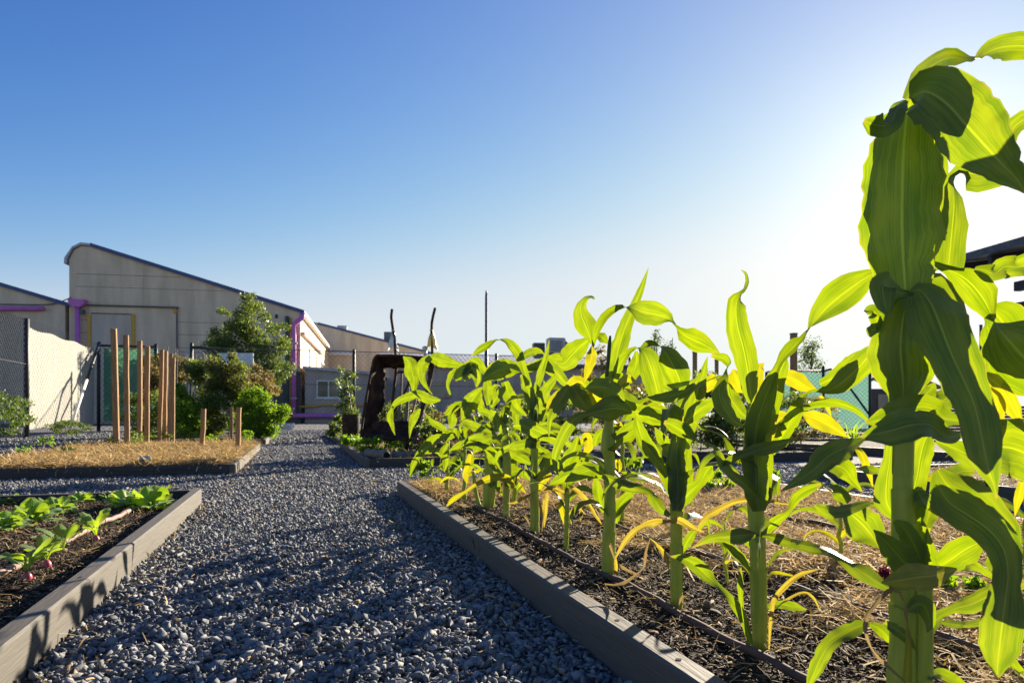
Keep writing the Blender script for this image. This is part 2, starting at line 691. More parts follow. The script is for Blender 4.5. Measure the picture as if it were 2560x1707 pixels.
# bright aureole of the low sun in thin haze
tcw = wn.nodes.new('ShaderNodeTexCoord')
dot = wn.nodes.new('ShaderNodeVectorMath')
dot.operation = 'DOT_PRODUCT'
wn.links.new(tcw.outputs['Generated'], dot.inputs[0])
dot.inputs[1].default_value = (math.sin(SUN_AZ) * math.cos(SUN_EL), math.cos(SUN_AZ) * math.cos(SUN_EL), math.sin(SUN_EL))
th = wmath('ARCCOSINE', wmath('MINIMUM', dot.outputs['Value'], .99999))
g1 = wmath('EXPONENT', wmath('MULTIPLY', th, -1 / .172))
g2 = wmath('EXPONENT', wmath('MULTIPLY', th, -1 / .32))
for ch, (ref, gam, tgt, cap, k1, k2) in enumerate(((.98, 2.25, .067, .70, .50, .37), (1.76, 1.55, .198, .81, .50, .19), (3.29, 1.1, .61, .87, .42, .03))):
    y = wmath('MULTIPLY', wmath('POWER', sepc.outputs[ch], gam), tgt / ref ** gam)
    q = wmath('POWER', wmath('ADD', wmath('POWER', wmath('DIVIDE', y, cap), 4.0), 1.0), -1 / 4.0)
    tot = wmath('ADD', wmath('MULTIPLY', y, q), wmath('ADD', wmath('MULTIPLY', g1, k1), wmath('MULTIPLY', g2, k2)))
    wn.links.new(wmath('MULTIPLY', tot, 1 / KS), comc.inputs[ch])
wn.links.new(comc.outputs[0], bg.inputs[0])
bg.inputs[1].default_value = 0.11

sun_d = bpy.data.lights.new('sun', 'SUN')
sun_d.energy = 5.0
sun_d.angle = math.radians(0.53)
sun_d.color = (1.0, 0.87, 0.68)
sun = bpy.data.objects.new('sun', sun_d)
COL.objects.link(sun)
sdir = Vector((math.sin(SUN_AZ) * math.cos(SUN_EL), math.cos(SUN_AZ) * math.cos(SUN_EL), math.sin(SUN_EL)))
sun.rotation_euler = sdir.to_track_quat('Z', 'Y').to_euler()
sun.location = sdir * 50

SC.view_settings.view_transform = 'Standard'
SC.view_settings.look = 'None'
SC.view_settings.exposure = EXPO
SC.view_settings.gamma = 1.0
SC.cycles.max_bounces = 8
SC.cycles.transmission_bounces = 6
SC.cycles.diffuse_bounces = 4

# ================================================================== MATERIALS
M = {}
M['gravel_base'] = noise_mat('gravel_base', (.07, .073, .076), (.18, .184, .187), scale=70, rough=.95, bump=.7, bscale=130, detail=4)
M['stone'] = noise_mat('stone', (.115, .122, .128), (.19, .196, .20), scale=60, rough=.85, bump=.15, bscale=170, island=.65, c3=(.25, .252, .25))
M['stone_tan'] = noise_mat('stone_tan', (.20, .13, .08), (.34, .25, .16), scale=40, rough=.9, bump=.4, island=.7)
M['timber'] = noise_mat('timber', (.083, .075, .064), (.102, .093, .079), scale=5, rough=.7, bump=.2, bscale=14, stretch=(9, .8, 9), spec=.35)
M['timber_shaded'] = noise_mat('timber_shaded', (.038, .036, .034), (.066, .061, .056), scale=5, rough=.75, bump=.3, bscale=14, stretch=(.8, 9, 9), spec=.3)  # same timber for the end boards, shade of their faces put into the colour
M['soil'] = noise_mat('soil', (.010, .007, .005), (.05, .032, .02), scale=45, rough=.97, bump=1.0, bscale=90)
M['bark'] = noise_mat('bark', (.028, .018, .011), (.075, .048, .028), scale=25, rough=.9, island=.85, c3=(.26, .18, .10), mid=.66)
M['straw'] = leaf_mat('straw', (.36, .235, .085), (.80, .61, .31), (.28, .175, .05), (.56, .41, .18), rough=.75, mixf=.38, veins=False, spec=.12)
M['wood'] = noise_mat('wood', (.19, .105, .045), (.37, .235, .115), scale=14, rough=.8, bump=.3, bscale=80, stretch=(6, 6, .5))
M['old_wood'] = noise_mat('old_wood', (.13, .11, .09), (.27, .23, .19), scale=10, rough=.9, bump=.5, bscale=50, stretch=(5, 5, .6))
M['pipe_brown'] = noise_mat('pipe_brown', (.085, .055, .045), (.13, .085, .07), scale=30, rough=.8, spec=.15)
M['pipe_pink'] = noise_mat('pipe_pink', (.20, .13, .105), (.29, .195, .165), scale=30, rough=.7)
M['black_metal'] = noise_mat('black_metal', (.012, .013, .016), (.03, .032, .036), scale=20, rough=.5, spec=.4)
M['grey_metal'] = noise_mat('grey_metal', (.28, .29, .30), (.42, .43, .44), scale=12, rough=.45, metallic=.4)
M['dark_steel'] = noise_mat('dark_steel', (.06, .07, .085), (.12, .135, .155), scale=12, rough=.5)
M['rust'] = noise_mat('rust', (.018, .011, .009), (.055, .027, .017), scale=12, rough=.8, bump=.6, bscale=50, c3=(.14, .07, .04), mid=.55)
M['hole'] = noise_mat('hole', (.006, .005, .005), (.01, .009, .008), scale=10, rough=1)
M['purple'] = noise_mat('purple', (.52, .14, .42), (.60, .18, .50), scale=4, rough=.45)
M['yellow_paint'] = noise_mat('yellow_paint', (.55, .31, .03), (.66, .38, .05), scale=6, rough=.5)
M['green_paint'] = noise_mat('green_paint', (.05, .10, .075), (.075, .13, .10), scale=6, rough=.5)
M['white_paint'] = noise_mat('white_paint', (.62, .60, .55), (.74, .72, .67), scale=6, rough=.5)
M['roof_edge'] = noise_mat('roof_edge', (.05, .085, .19), (.07, .11, .23), scale=3, rough=.5)
M['roof_pale'] = noise_mat('roof_pale', (.40, .42, .45), (.55, .57, .60), scale=2, rough=.45, stretch=(1, 1, 1))
M['plinth'] = noise_mat('plinth', (.085, .07, .06), (.13, .11, .095), scale=6, rough=.9, bump=.4)
M['brick'] = noise_mat('brick', (.20, .085, .06), (.33, .16, .115), scale=9, rough=.9, bump=.5)
M['glass'] = noise_mat('glass', (.10, .085, .06), (.22, .19, .14), scale=1.3, rough=.08, spec=.8)
M['cloth_pale'] = leaf_mat('cloth_pale', (.39, .385, .335), (.46, .45, .395), (.2, .19, .15), (.25, .24, .19), rough=.8, mixf=.25, veins=False, spec=.1)
M['cloth_green'] = leaf_mat('cloth_green', (.10, .24, .15), (.13, .29, .19), (.07, .20, .12), (.09, .24, .15), rough=.8, mixf=.42, veins=False, spec=.1)
M['cloth_teal'] = leaf_mat('cloth_teal', (.11, .25, .205), (.14, .30, .25), (.12, .27, .22), (.15, .31, .26), rough=.7, mixf=.4, veins=False, spec=.2)
M['cream_letter'] = noise_mat('cream_letter', (.58, .50, .40), (.66, .58, .47), scale=9, rough=.7)
M['panel_blue'] = noise_mat('panel_blue', (.42, .52, .58), (.62, .70, .74), scale=3, rough=.5)
M['label_grey'] = noise_mat('label_grey', (.25, .33, .38), (.40, .48, .52), scale=22, rough=.4)
M['rag_blue'] = leaf_mat('rag_blue', (.40, .50, .55), (.62, .68, .70), (.35, .48, .52), (.6, .66, .68), rough=.35, mixf=.45, veins=False)
M['rag_yellow'] = leaf_mat('rag_yellow', (.55, .50, .22), (.66, .60, .32), (.6, .52, .18), (.68, .6, .28), rough=.35, mixf=.45, veins=False)
M['radish'] = noise_mat('radish', (.30, .03, .06), (.40, .06, .10), scale=20, rough=.35, spec=.5)
M['dry_stem'] = noise_mat('dry_stem', (.26, .17, .09), (.42, .30, .17), scale=20, rough=.8)
M['trunk'] = noise_mat('trunk', (.10, .075, .055), (.20, .16, .12), scale=20, rough=.9, bump=.5)
M['green_stem'] = noise_mat('green_stem', (.25, .32, .03), (.40, .44, .06), scale=14, rough=.45, spec=.4, stretch=(5, 5, .7))
_p = next(n for n in M['green_stem'].node_tree.nodes if n.type == 'BSDF_PRINCIPLED')
_p.inputs['Subsurface Weight'].default_value = 1.0
_p.inputs['Subsurface Radius'].default_value = (1.0, 1.0, .25)
_p.inputs['Subsurface Scale'].default_value = .011

M['corn'] = leaf_mat('corn', (.055, .105, .045), (.09, .15, .058), (.112, .188, .001), (.24, .30, .002), rough=.38, mixf=.62, spec=.5)
M['corn_yellow'] = leaf_mat('corn_yellow', (.16, .20, .03), (.24, .24, .04), (.24, .25, .003), (.40, .36, .006), rough=.42, mixf=.6, spec=.4)
M['corn_orange'] = leaf_mat('corn_orange', (.22, .14, .03), (.33, .24, .07), (.27, .19, .015), (.42, .35, .035), rough=.5, mixf=.55, spec=.3)
M['corn_dry'] = leaf_mat('corn_dry', (.15, .11, .055), (.26, .19, .10), (.20, .14, .05), (.32, .23, .09), rough=.7, mixf=.4, spec=.2)
M['lettuce'] = leaf_mat('lettuce', (.10, .24, .025), (.20, .36, .05), (.23, .40, .01), (.38, .50, .025), rough=.4, mixf=.5, spec=.4)
M['radish_leaf'] = leaf_mat('radish_leaf', (.08, .19, .03), (.15, .28, .05), (.34, .52, .015), (.46, .62, .03), rough=.5, mixf=.5, spec=.3)
M['foliage'] = leaf_mat('foliage', (.06, .10, .028), (.12, .17, .05), (.12, .19, .015), (.26, .34, .035), rough=.45, mixf=.4, veins=False, spec=.4)
M['foliage_dark'] = leaf_mat('foliage_dark', (.045, .08, .03), (.09, .135, .05), (.08, .14, .015), (.18, .26, .03), rough=.5, mixf=.4, veins=False)
M['foliage_bright'] = leaf_mat('foliage_bright', (.07, .15, .018), (.14, .25, .03), (.17, .33, .005), (.31, .47, .012), rough=.45, mixf=.5, veins=False, spec=.3)
M['foliage_dry'] = leaf_mat('foliage_dry', (.11, .09, .035), (.22, .18, .075), (.19, .16, .03), (.34, .28, .08), rough=.6, mixf=.4, veins=False)
M['foliage_red'] = leaf_mat('foliage_red', (.12, .07, .03), (.20, .13, .055), (.20, .11, .025), (.32, .21, .06), rough=.6, mixf=.35, veins=False)
M['petal_crimson'] = leaf_mat('petal_crimson', (.10, .008, .02), (.16, .015, .04), (.10, .005, .02), (.16, .01, .04), mixf=.3, veins=False)
M['petal_white'] = leaf_mat('petal_white', (.6, .6, .5), (.75, .73, .6), (.5, .5, .4), (.6, .58, .45), mixf=.4, veins=False)
M['petal_yellow'] = leaf_mat('petal_yellow', (.6, .36, .03), (.7, .46, .05), (.6, .36, .02), (.7, .46, .04), mixf=.4, veins=False)
M['petal_pink'] = leaf_mat('petal_pink', (.5, .03, .22), (.6, .08, .32), (.5, .03, .25), (.6, .08, .35), mixf=.4, veins=False)


def cladding(name, c1, c2, pitch=0.12, axis=2, bump=.22):
    m = noise_mat(name, tuple(c * .82 for c in c1), c2, scale=1.6, rough=.65, detail=8, stretch=(1, 1, .22))
    nt = m.node_tree
    N, L = nt.nodes, nt.links
    p = next(n for n in N if n.type == 'BSDF_PRINCIPLED')
    tc = next(n for n in N if n.type == 'TEX_COORD')
    w = N.new('ShaderNodeTexWave')
    w.wave_type = 'BANDS'
    w.bands_direction = 'XYZ'[axis]
    w.inputs['Scale'].default_value = 2 * PI / pitch / 20
    L.new(tc.outputs['Object'], w.inputs['Vector'])
    b = N.new('ShaderNodeBump')
    b.inputs['Strength'].default_value = bump
    b.inputs['Distance'].default_value = 0.04
    L.new(w.outputs['Fac'], b.inputs['Height'])
    L.new(b.outputs[0], p.inputs['Normal'])
    return m


M['clad'] = cladding('clad', (.66, .52, .355), (.76, .61, .43))
M['clad_door'] = cladding('clad_door', (.50, .42, .33), (.57, .48, .38), pitch=.4, axis=0)
M['clad_roof'] = cladding('clad_roof', (.42, .43, .45), (.56, .57, .59), pitch=.3, axis=0)
M['clad_lean'] = cladding('clad_lean', (.40, .345, .29), (.47, .41, .35), pitch=.5)

# ================================================================== GROUND
gx = np.concatenate([[-600, -200, -60], np.linspace(-20, 30, 60), [60, 200, 600]])
gy = np.concatenate([[-60, -10], np.linspace(-3, 45, 60), [80, 200, 800]])
XX, YY = np.meshgrid(gx, gy)
ZZ = 0.004 * fbm(XX * 1.3, YY * 1.3, 3) - 0.006
idx = np.arange(XX.size).reshape(XX.shape)
gf = np.stack([idx[:-1, :-1], idx[:-1, 1:], idx[1:, 1:], idx[1:, :-1]], -1).reshape(-1, 4)
tag(link('ground', mesh_np('ground', np.stack([XX, YY, ZZ], -1).reshape(-1, 3), gf, M['gravel_base'], True)), kind='structure')

# ================================================================== RAISED BEDS
BH, BT = 0.10, 0.055      # board height above the gravel, thickness
BEDS = []


def garden_bed(label, x0, x1, y0, y1, soil_z, soil_res=0.06, holes=(), joints=(), lump=0.010, cat='garden bed'):
    t = thing('garden_bed', label, cat, ((x0 + x1) / 2, (y0 + y1) / 2, 0), 'timber edged garden beds')
    o = ((x0 + x1) / 2, (y0 + y1) / 2, 0)
    BEDS.append((x0, x1, y0, y1))

    def long_board(xa, xb):
        # runs of board with hairline joints
        ys = [y0] + [j for j in joints if y0 < j < y1] + [y1]
        mb = MB()
        for a, b in zip(ys[:-1], ys[1:]):
            mb.box((xa, a + .0012, -.06), (xb, b - .0012, BH), .006)
        return mb.build('board', M['timber'], t, origin=o)
    lb = long_board(x0, x0 + BT)
    rb = long_board(x1 - BT, x1)
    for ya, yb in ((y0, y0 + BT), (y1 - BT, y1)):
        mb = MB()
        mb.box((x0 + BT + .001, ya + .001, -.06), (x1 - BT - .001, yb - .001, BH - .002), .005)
        fb = mb.build('board', M['timber_shaded'], t, origin=o)
        if ya == y0:
            for sx in (x0 + BT + .07, x1 - BT - .07):
                sc = MB()
                sc.tube([(sx, ya + .0015, BH - .032), (sx, ya - .003, BH - .032)], .009, 8)
                sc.build('screw', M['grey_metal'], fb, origin=o)
    for (hx, hy) in holes:
        mb = MB()
        n = 12
        vs = [(hx + .006 * math.cos(k * 2 * PI / n) , hy + .006 * math.sin(k * 2 * PI / n), BH + .0012) for k in range(n)]
        mb.add(vs, [tuple(range(n))])
        mb.build('screw_hole', M['hole'], lb if abs(hx - x0) < abs(hx - x1) else rb, origin=o)
    # soil sheet, lumpy
    nx = max(2, int((x1 - x0 - 2 * BT) / soil_res))
    ny = max(2, int((y1 - y0 - 2 * BT) / soil_res))
    X, Y = np.meshgrid(np.linspace(x0 + BT * .9, x1 - BT * .9, nx), np.linspace(y0 + BT * .9, y1 - BT * .9, ny))
    Z = soil_z + lump * (fbm(X * 3.1, Y * 3.1, 5) * .7 + fbm(X * 11, Y * 11, 8) * .5)
    Z[:, 0] -= .01; Z[:, -1] -= .01; Z[0] -= .01; Z[-1] -= .01
    i = np.arange(X.size).reshape(X.shape)
    f = np.stack([i[:-1, :-1], i[:-1, 1:], i[1:, 1:], i[1:, :-1]], -1).reshape(-1, 4)
    me = mesh_np('soil', np.stack([X - o[0], Y - o[1], Z], -1).reshape(-1, 3), f, M['soil'], True)
    link('soil', me, t)
    return t


garden_bed('grey timber bed of dark soil holding the tall corn row beside the gravel path', .64, 3.0, -1.2, 4.57, .078, .035,
           holes=[(.668, 2.74), (.668, 2.05), (.668, 1.1), (.668, 1.35)], joints=[2.43])
garden_bed('grey timber bed of dark soil with lettuces and radishes at the near left', -2.95, -.54, -1.2, 4.47, .048, .035,
           holes=[(-.566, 2.15), (-.566, 1.52), (-.566, 1.0)], joints=[])
garden_bed('straw covered timber bed with tall wooden stakes at the left of the path', -2.8, -.52, 6.6, 11.05, .072, .12, joints=[8.8])
garden_bed('far left timber bed full of tomato vines and bright green basil', -2.9, -.5, 12.6, 17.8, .07, .2)
garden_bed('timber bed under the rusty upright wheelbarrow', .66, 3.2, 6.97, 11.2, .07, .12, joints=[9.1])
garden_bed('far right timber bed around the rusty brown drum', .7, 3.1, 12.2, 17.8, .07, .2)
garden_bed('timber bed of flowering shrubs behind the corn beyond the cross path', 3.45, 6.4, 6.6, 10.6, .07, .12)
garden_bed('timber bed at far right close behind the tallest corn plant', 4.17, 6.6, -.5, 4.7, .06, .12)
garden_bed('timber bed farther right holding the spiky grass clump', 7.3, 10.6, 5.9, 10.2, .06, .15)


def in_beds(x, y, m=0.0):
    r = np.zeros(len(x), bool)
    for a, b, c, d in BEDS:
        r |= (x > a - m) & (x < b + m) & (y > c - m) & (y < d + m)
    return r


def in_view(x, y, mx=0.4):
    P = np.stack([x, y], -1)
    d = P @ FWD[:2]
    r = P @ RIGHT[:2]
    return (d > .75) & (np.abs(r) < d * .78 + mx)


# ------------------------------------------------------------------ gravel stones
def gravel_points():
    out, sz = [], []
    for (ya, yb, xa, xb, sp, st) in ((.4, 2.2, -.54, .66, .0112, .0124), (2.2, 4.6, -.54, .66, .0135, .0118),
                                     (4.47, 7.0, -6, 5, .0215, .0145), (6.6, 12.5, -6, -2.8, .05, .026), (7, 12.4, -.55, .7, .024, .016),
                                     (12.4, 24, -.6, 5, .055, .03), (2.5, 6.6, 3.0, 4.2, .023, .015), (4.7, 5.9, 4, 9, .034, .02),
                                     (11, 24, -6, -2.9, .07, .03)):
        n = int((yb - ya) * (xb - xa) / (sp * sp))
        x = RNG.uniform(xa, xb, n)
        y = RNG.uniform(ya, yb, n)
        k = ~in_beds(x, y, .004) & in_view(x, y)
        x, y = x[k], y[k]
        z = .004 + .005 * fbm(x * 2.3, y * 2.3, 4) + RNG.uniform(-.006, .008, len(x))
        out.append(np.stack([x, y, z], -1))
        sz.append(st * np.exp(np.clip(RNG.normal(-.16, .44, len(x)), -1, .55)))
    return np.concatenate(out), np.concatenate(sz)


gp, gs = gravel_points()
tan = RNG.random(len(gp)) < .02
V, F = stone_scatter(gp[~tan], gs[~tan])
me = mesh_np('gravel', V, F, M['stone'])
me.materials.append(M['stone_tan'])
gv = tag(link('gravel', me), 'blue grey crushed stone covering the garden paths', 'gravel', kind='stuff')
V, F = stone_scatter(gp[tan], gs[tan] * .9)
tag(link('brown_gravel', mesh_np('brown_gravel', V, F, M['stone_tan'])), 'scattered brown stones mixed through the grey gravel', 'gravel', kind='stuff')

# chips and litter on the gravel
nl = 420
x = RNG.uniform(-.5, .62, nl); y = RNG.uniform(.6, 9, nl)
edge = RNG.random(nl) < .6
x = np.where(edge, np.where(RNG.random(nl) < .6, -.54 + np.abs(RNG.normal(0, .09, nl)), .63 - np.abs(RNG.normal(0, .09, nl))), x)
k = ~in_beds(x, y, .01)
x, y = x[k], y[k]
V, F = straw_scatter(np.stack([x, y, np.full(len(x), .022) ], -1), RNG.uniform(.012, .045, len(x)), RNG.uniform(.002, .006, len(x)), .5)
tag(link('leaf_litter', mesh_np('leaf_litter', V, F, M['straw'])), 'dry brown leaf litter and wood chips strewn on the gravel path', 'litter', kind='stuff')

# ------------------------------------------------------------------ bark mulch chips
def soil_height(x, y, z0, lump=.010):
    return z0 + lump * (fbm(x * 3.1, y * 3.1, 5) * .7 + fbm(x * 11, y * 11, 8) * .5)


def chips(name, label, xa, xb, ya, yb, z0, sp, keep=None):
    n = int((xb - xa) * (yb - ya) / (sp * sp))
    x = RNG.uniform(xa, xb, n); y = RNG.uniform(ya, yb, n)
    k = in_view(x, y)
    if keep is not None:
        k &= keep(x, y)
    x, y = x[k], y[k]
    n = len(x)
    P = np.stack([x, y, soil_height(x, y, z0) + RNG.uniform(.0, .006, n)], -1)
    pv = ICO_V * np.array([1, .45, .22]) * .5
    L = np.exp(RNG.normal(-4.95, .55, n))
    S = np.stack([L * 1.5, L * RNG.uniform(.6, 1.4, n), L * RNG.uniform(.7, 1.3, n)], -1)
    V, F = instances(pv, ICO_F, P, yaw_tilt_rot(n, .4), S)
    return tag(link(name, mesh_np(name, V, F, M['bark'])), label, 'mulch', kind='stuff')


straw_edge = lambda x, y: 1.31 + .12 * np.sin(y * 5) + .10 * np.sin(y * 13 + 1)
is_straw = lambda x, y: (x > straw_edge(x, y) + RNG.normal(0, .10, len(x))) | (y > 3.9 + RNG.normal(0, .12, len(x)))
chips('bark_mulch', 'dark bark chips covering the soil under the corn row', .70, 2.4, .35, 4.4, .078, .0072, keep=lambda x, y: x < straw_edge(x, y) + .35)
chips('bark_mulch', 'dark bark chips covering the soil around the lettuces', -2.85, -.6, .4, 4.4, .048, .0092)


def straw(name, label, xa, xb, ya, yb, z0, sp, keep=None, ls=1.0, pile=.018):
    n = int((xb - xa) * (yb - ya) / (sp * sp))
    x = RNG.uniform(xa, xb, n); y = RNG.uniform(ya, yb, n)
    k = in_view(x, y)
    if keep is not None:
        k &= keep(x, y)
    x, y = x[k], y[k]
    n = len(x)
    P = np.stack([x, y, z0 + .012 * fbm(x * 2.2, y * 2.2, 9) + RNG.uniform(0, pile, n)], -1)
    V, F = straw_scatter(P, ls * RNG.uniform(.04, .15, n), ls * RNG.uniform(.0018, .0046, n), .36)
    return tag(link(name, mesh_np(name, V, F, M['straw'])), label, 'straw mulch', kind='stuff')


straw('straw_mulch', 'pale straw mulch lying behind the corn row', .72, 2.9, .6, 4.5, .080, .0082, keep=is_straw)
straw('straw_mulch', 'golden straw mulch covering the bed of wooden stakes', -2.74, -.58, 6.66, 11.0, .080, .0145, ls=1.9, pile=.035)
straw('straw_mulch', 'sparse dry straw litter under the rusty wheelbarrow', .72, 3.1, 7.05, 11.1, .072, .06, ls=1.3)
straw('straw_mulch', 'sparse dry straw on the bed right of the tallest corn', 4.25, 6.5, 1.5, 4.6, .066, .03, ls=1.2)


straw('wood_slivers', 'pale slivers of wood lying among the bark under the corn', .70, 1.6, .4, 4.2, .084, .034, ls=.42)
straw('wood_slivers', 'pale slivers of wood lying on the soil around the lettuces', -2.8, -.62, .5, 4.4, .054, .05, ls=.5)

# ------------------------------------------------------------------ irrigation pipes
def pipe(name, label, pts, r, mat, rings=()):
    mb = MB()
    t = thing(name, label, 'irrigation pipe', pts[0], 'drip irrigation pipes')
    P = catmull(pts, 60)
    P[:, 2] += .003 * np.sin(np.arange(60) * .55) + .002 * np.sin(np.arange(60) * 1.7)
    P[:, 0] += .006 * np.sin(np.arange(60) * .31)
    mb.tube(P, r, 10)
    mb.build('tube', mat, t, True, origin=pts[0])
    e = MB()
    for i in range(4, 58, 9):
        e.tube([P[i] - (P[i + 1] - P[i]) * .25, P[i] + (P[i + 1] - P[i]) * .25], r * 1.16, 10)
    e.build('dripper', mat, t, True, origin=pts[0])
    return t


pipe('irrigation_pipe', 'brown drip pipe running along the foot of the corn row', [(.838, .2, .094), (.838, 1.3, .093), (.835, 2.3, .093), (.855, 3.3, .090)], .0085, M['pipe_brown'])
pipe('irrigation_pipe', 'brown drip pipe at the edge of the straw behind the corn', [(1.25, .3, .098), (1.25, 1.5, .098), (1.24, 2.6, .095), (1.26, 3.6, .090)], .0085, M['pipe_brown'])
pipe('irrigation_pipe', 'brown drip pipe half hidden in straw, farthest behind the corn', [(2.02, .8, .104), (2.02, 1.9, .104), (2.0, 2.9, .102), (2.0, 3.6, .09)], .0085, M['pipe_brown'])
pipe('irrigation_pipe', 'pinkish drip pipe surfacing between the lettuces and radishes', [tuple(G(328, 1274, .062)), tuple(G(224, 1320, .064)), tuple(G(112, 1380, .058)), tuple(G(-10, 1440, .064))], .011, M['pipe_pink'])

# ================================================================== CORN
GREEN, YEL, ORA, DRY = 'corn', 'corn_yellow', 'corn_orange', 'corn_dry'


def corn_thing(label, bx, by, d, zs=.078):
    g = W(bx, HZ, d)
    return thing('corn_plant', label, 'corn plant', (float(g[0]), float(g[1]), zs), 'corn plants along the front row')


def put(name, arr, parent, mat, smooth=True, label=None):
    V, F, uv = arr
    V = V - np.array(parent.location)
    o = link(name, mesh_np(name, V, F, M[mat], smooth, uv), parent)
    if label:
        o['label'] = label
    return o


def stalk(parent, view, pts, d, name='stalk', mat='green_stem', dd=0.0):
    """pts (x, y, width) down the enlarged view; round tapered stem with ringed nodes."""
    P, R = [], []
    for i, p in enumerate(pts):
        v = view
        if isinstance(p[0], str):
            v, p = p[0], p[1:]
        nx, ny, s = nat(v, p[0], p[1])
        di = d + dd * i / max(1, len(pts) - 1)
        P.append(W(nx, ny, di))
        R.append(p[2] / s / FPX * di / 2)
    m = 40
    A = catmull(np.column_stack([P, R]), m)
    r = np.clip(A[:, 3], .001, None)
    r = r * (1 + .10 * np.clip(np.sin(np.arange(m) * 2 * PI / 9), .8, 1) - .08)
    mb = MB()
    mb.tube(A[:, :3], r, 14)
    o = mb.build(name, M[mat], parent, True, origin=tuple(parent.location))
    me = o.data
    ul = me.uv_layers.new(name='uv')
    uvs = np.zeros((len(me.loops), 2), np.float32)
    vi = np.zeros(len(me.loops), np.int32)
    me.loops.foreach_get('vertex_index', vi)
    uvs[:, 0] = (vi % 14) / 14.0 * .9 + .02
    uvs[:, 1] = (vi // 14) / m * 2
    ul.data.foreach_set('uv', uvs.ravel())
    # leaf sheaths wrapping the stem, open on one side, slanting to a flared collar
    if name == 'stalk':
        rr = random.Random(int(d * 1000))
        i = 4
        while i < m - 9 and parent.name.startswith('corn'):
            ln = rr.randint(6, 9)
            a0 = rr.uniform(0, 2 * PI)
            vs, fs, uvp = [], [], []
            K = 16
            for k in range(ln + 1):
                c = A[min(m - 1, i + k), :3]
                rad = A[min(m - 1, i + k), 3] * (1.07 + .10 * (k / ln) ** 3)
                for j in range(K + 1):
                    f = j / K
                    an = a0 + (f - .5) * 2 * PI * .93
                    drop = (abs(f - .5) * 2) ** 2 * .35 * (k / ln) ** 2
                    cc = c * (1 - drop) + A[max(0, min(m - 1, i + k - 2)), :3] * drop
                    ax = RIGHT * math.cos(an) + FWD * math.sin(an)
                    vs.append(cc + ax * rad - np.array(parent.location))
                    uvp.append((f, k / ln * .8))
            for k in range(ln):
                for j in range(K):
                    q0 = k * (K + 1) + j
                    fs.append((q0, q0 + 1, q0 + K + 2, q0 + K + 1))
            link('sheath', mesh_np('sheath', np.array(vs), np.array(fs), M['green_stem'], True, np.array(uvp)), parent)
            i += ln + rr.randint(1, 3)
    return o


VIEWS['N'] = (0, 0, 1)
SUNPX = (CX + FPX * math.tan(SUN_AZ - YAW), HZ - FPX * math.tan(SUN_EL) / math.cos(SUN_AZ - YAW))


def shade_leaf(parent, d, view, pts, dd, off, delta, seed, ws=.92):
    """Added leaf hidden sunward of the given one, placed to shade it."""
    k = (d + off + delta) / (d + off)
    q = []
    for p in pts:
        nx, ny, s = nat(view, p[0], p[1])
        q.append((SUNPX[0] + (nx - SUNPX[0]) / k, SUNPX[1] + (ny - SUNPX[1]) / k, p[2] / s * ws / k, p[3] if len(p) > 3 else 0))
    put('leaf', traced_leaf(q, 'N', d + off + delta, dd, rnd=seed, m=20), parent, GREEN)  # unseen extra blade, added for the shadow it casts




def leaves(parent, d, rows):
    """rows: (view, points, depth change, material) ; a fifth entry shifts the whole leaf in depth."""
    for i, r in enumerate(rows):
        view, pts, dd, mat = r[:4]
        off = r[4] if len(r) > 4 else 0.0
        small = len(pts) < 4
        lab = {YEL: 'yellowing corn leaf', ORA: 'orange withering corn leaf', DRY: 'dry brown corn leaf'}.get(mat)
        dry = mat in (ORA, DRY)
        if dry:
            pts = [tuple(q[:-2]) + (q[-2] * .6, q[-1]) if len(q) > 3 + isinstance(q[0], str) else q for q in pts]
            p0 = list(pts[0]); p0[3 if isinstance(p0[0], str) else 2] *= .35
            pts = [tuple(p0)] + list(pts[1:])
        sd = i * 37 + int(d * 100)
        put('leaf', traced_leaf(pts, view, d + off, dd, rnd=sd, m=16 if small else 28, wave=.24 if dry else .10, fold=.22 if dry else .1), parent, mat, True, lab)
        # at random, an added hidden blade on the sun side to shade part of this one
        rq = random.Random(sd * 7 + 1)
        ytop = min(nat(q[0] if isinstance(q[0], str) else view, *(q[1:3] if isinstance(q[0], str) else q[:2]))[1] for q in pts)
        if d > 1.2 and mat == GREEN and len(pts) >= 5 and rq.random() < .42 and ytop > 905:
            n = len(pts)
            i0 = rq.randint(0, max(0, n // 2 - 1))
            i1 = min(n, i0 + max(4, int(n * rq.uniform(.45, .7))))
            sub = [q for q in pts[i0:i1] if not isinstance(q[0], str)]
            if len(sub) >= 4:
                f0 = i0 / (n - 1)
                sub = [tuple(sub[0][:2]) + (sub[0][2] * .5,) + tuple(sub[0][3:])] + sub[1:-1] + [tuple(sub[-1][:2]) + (sub[-1][2] * .12,) + tuple(sub[-1][3:])]
                shade_leaf(parent, d, view, sub, dd * .5, off + dd * f0, rq.uniform(.04, .10), sd + 5, rq.uniform(.75, 1.0))


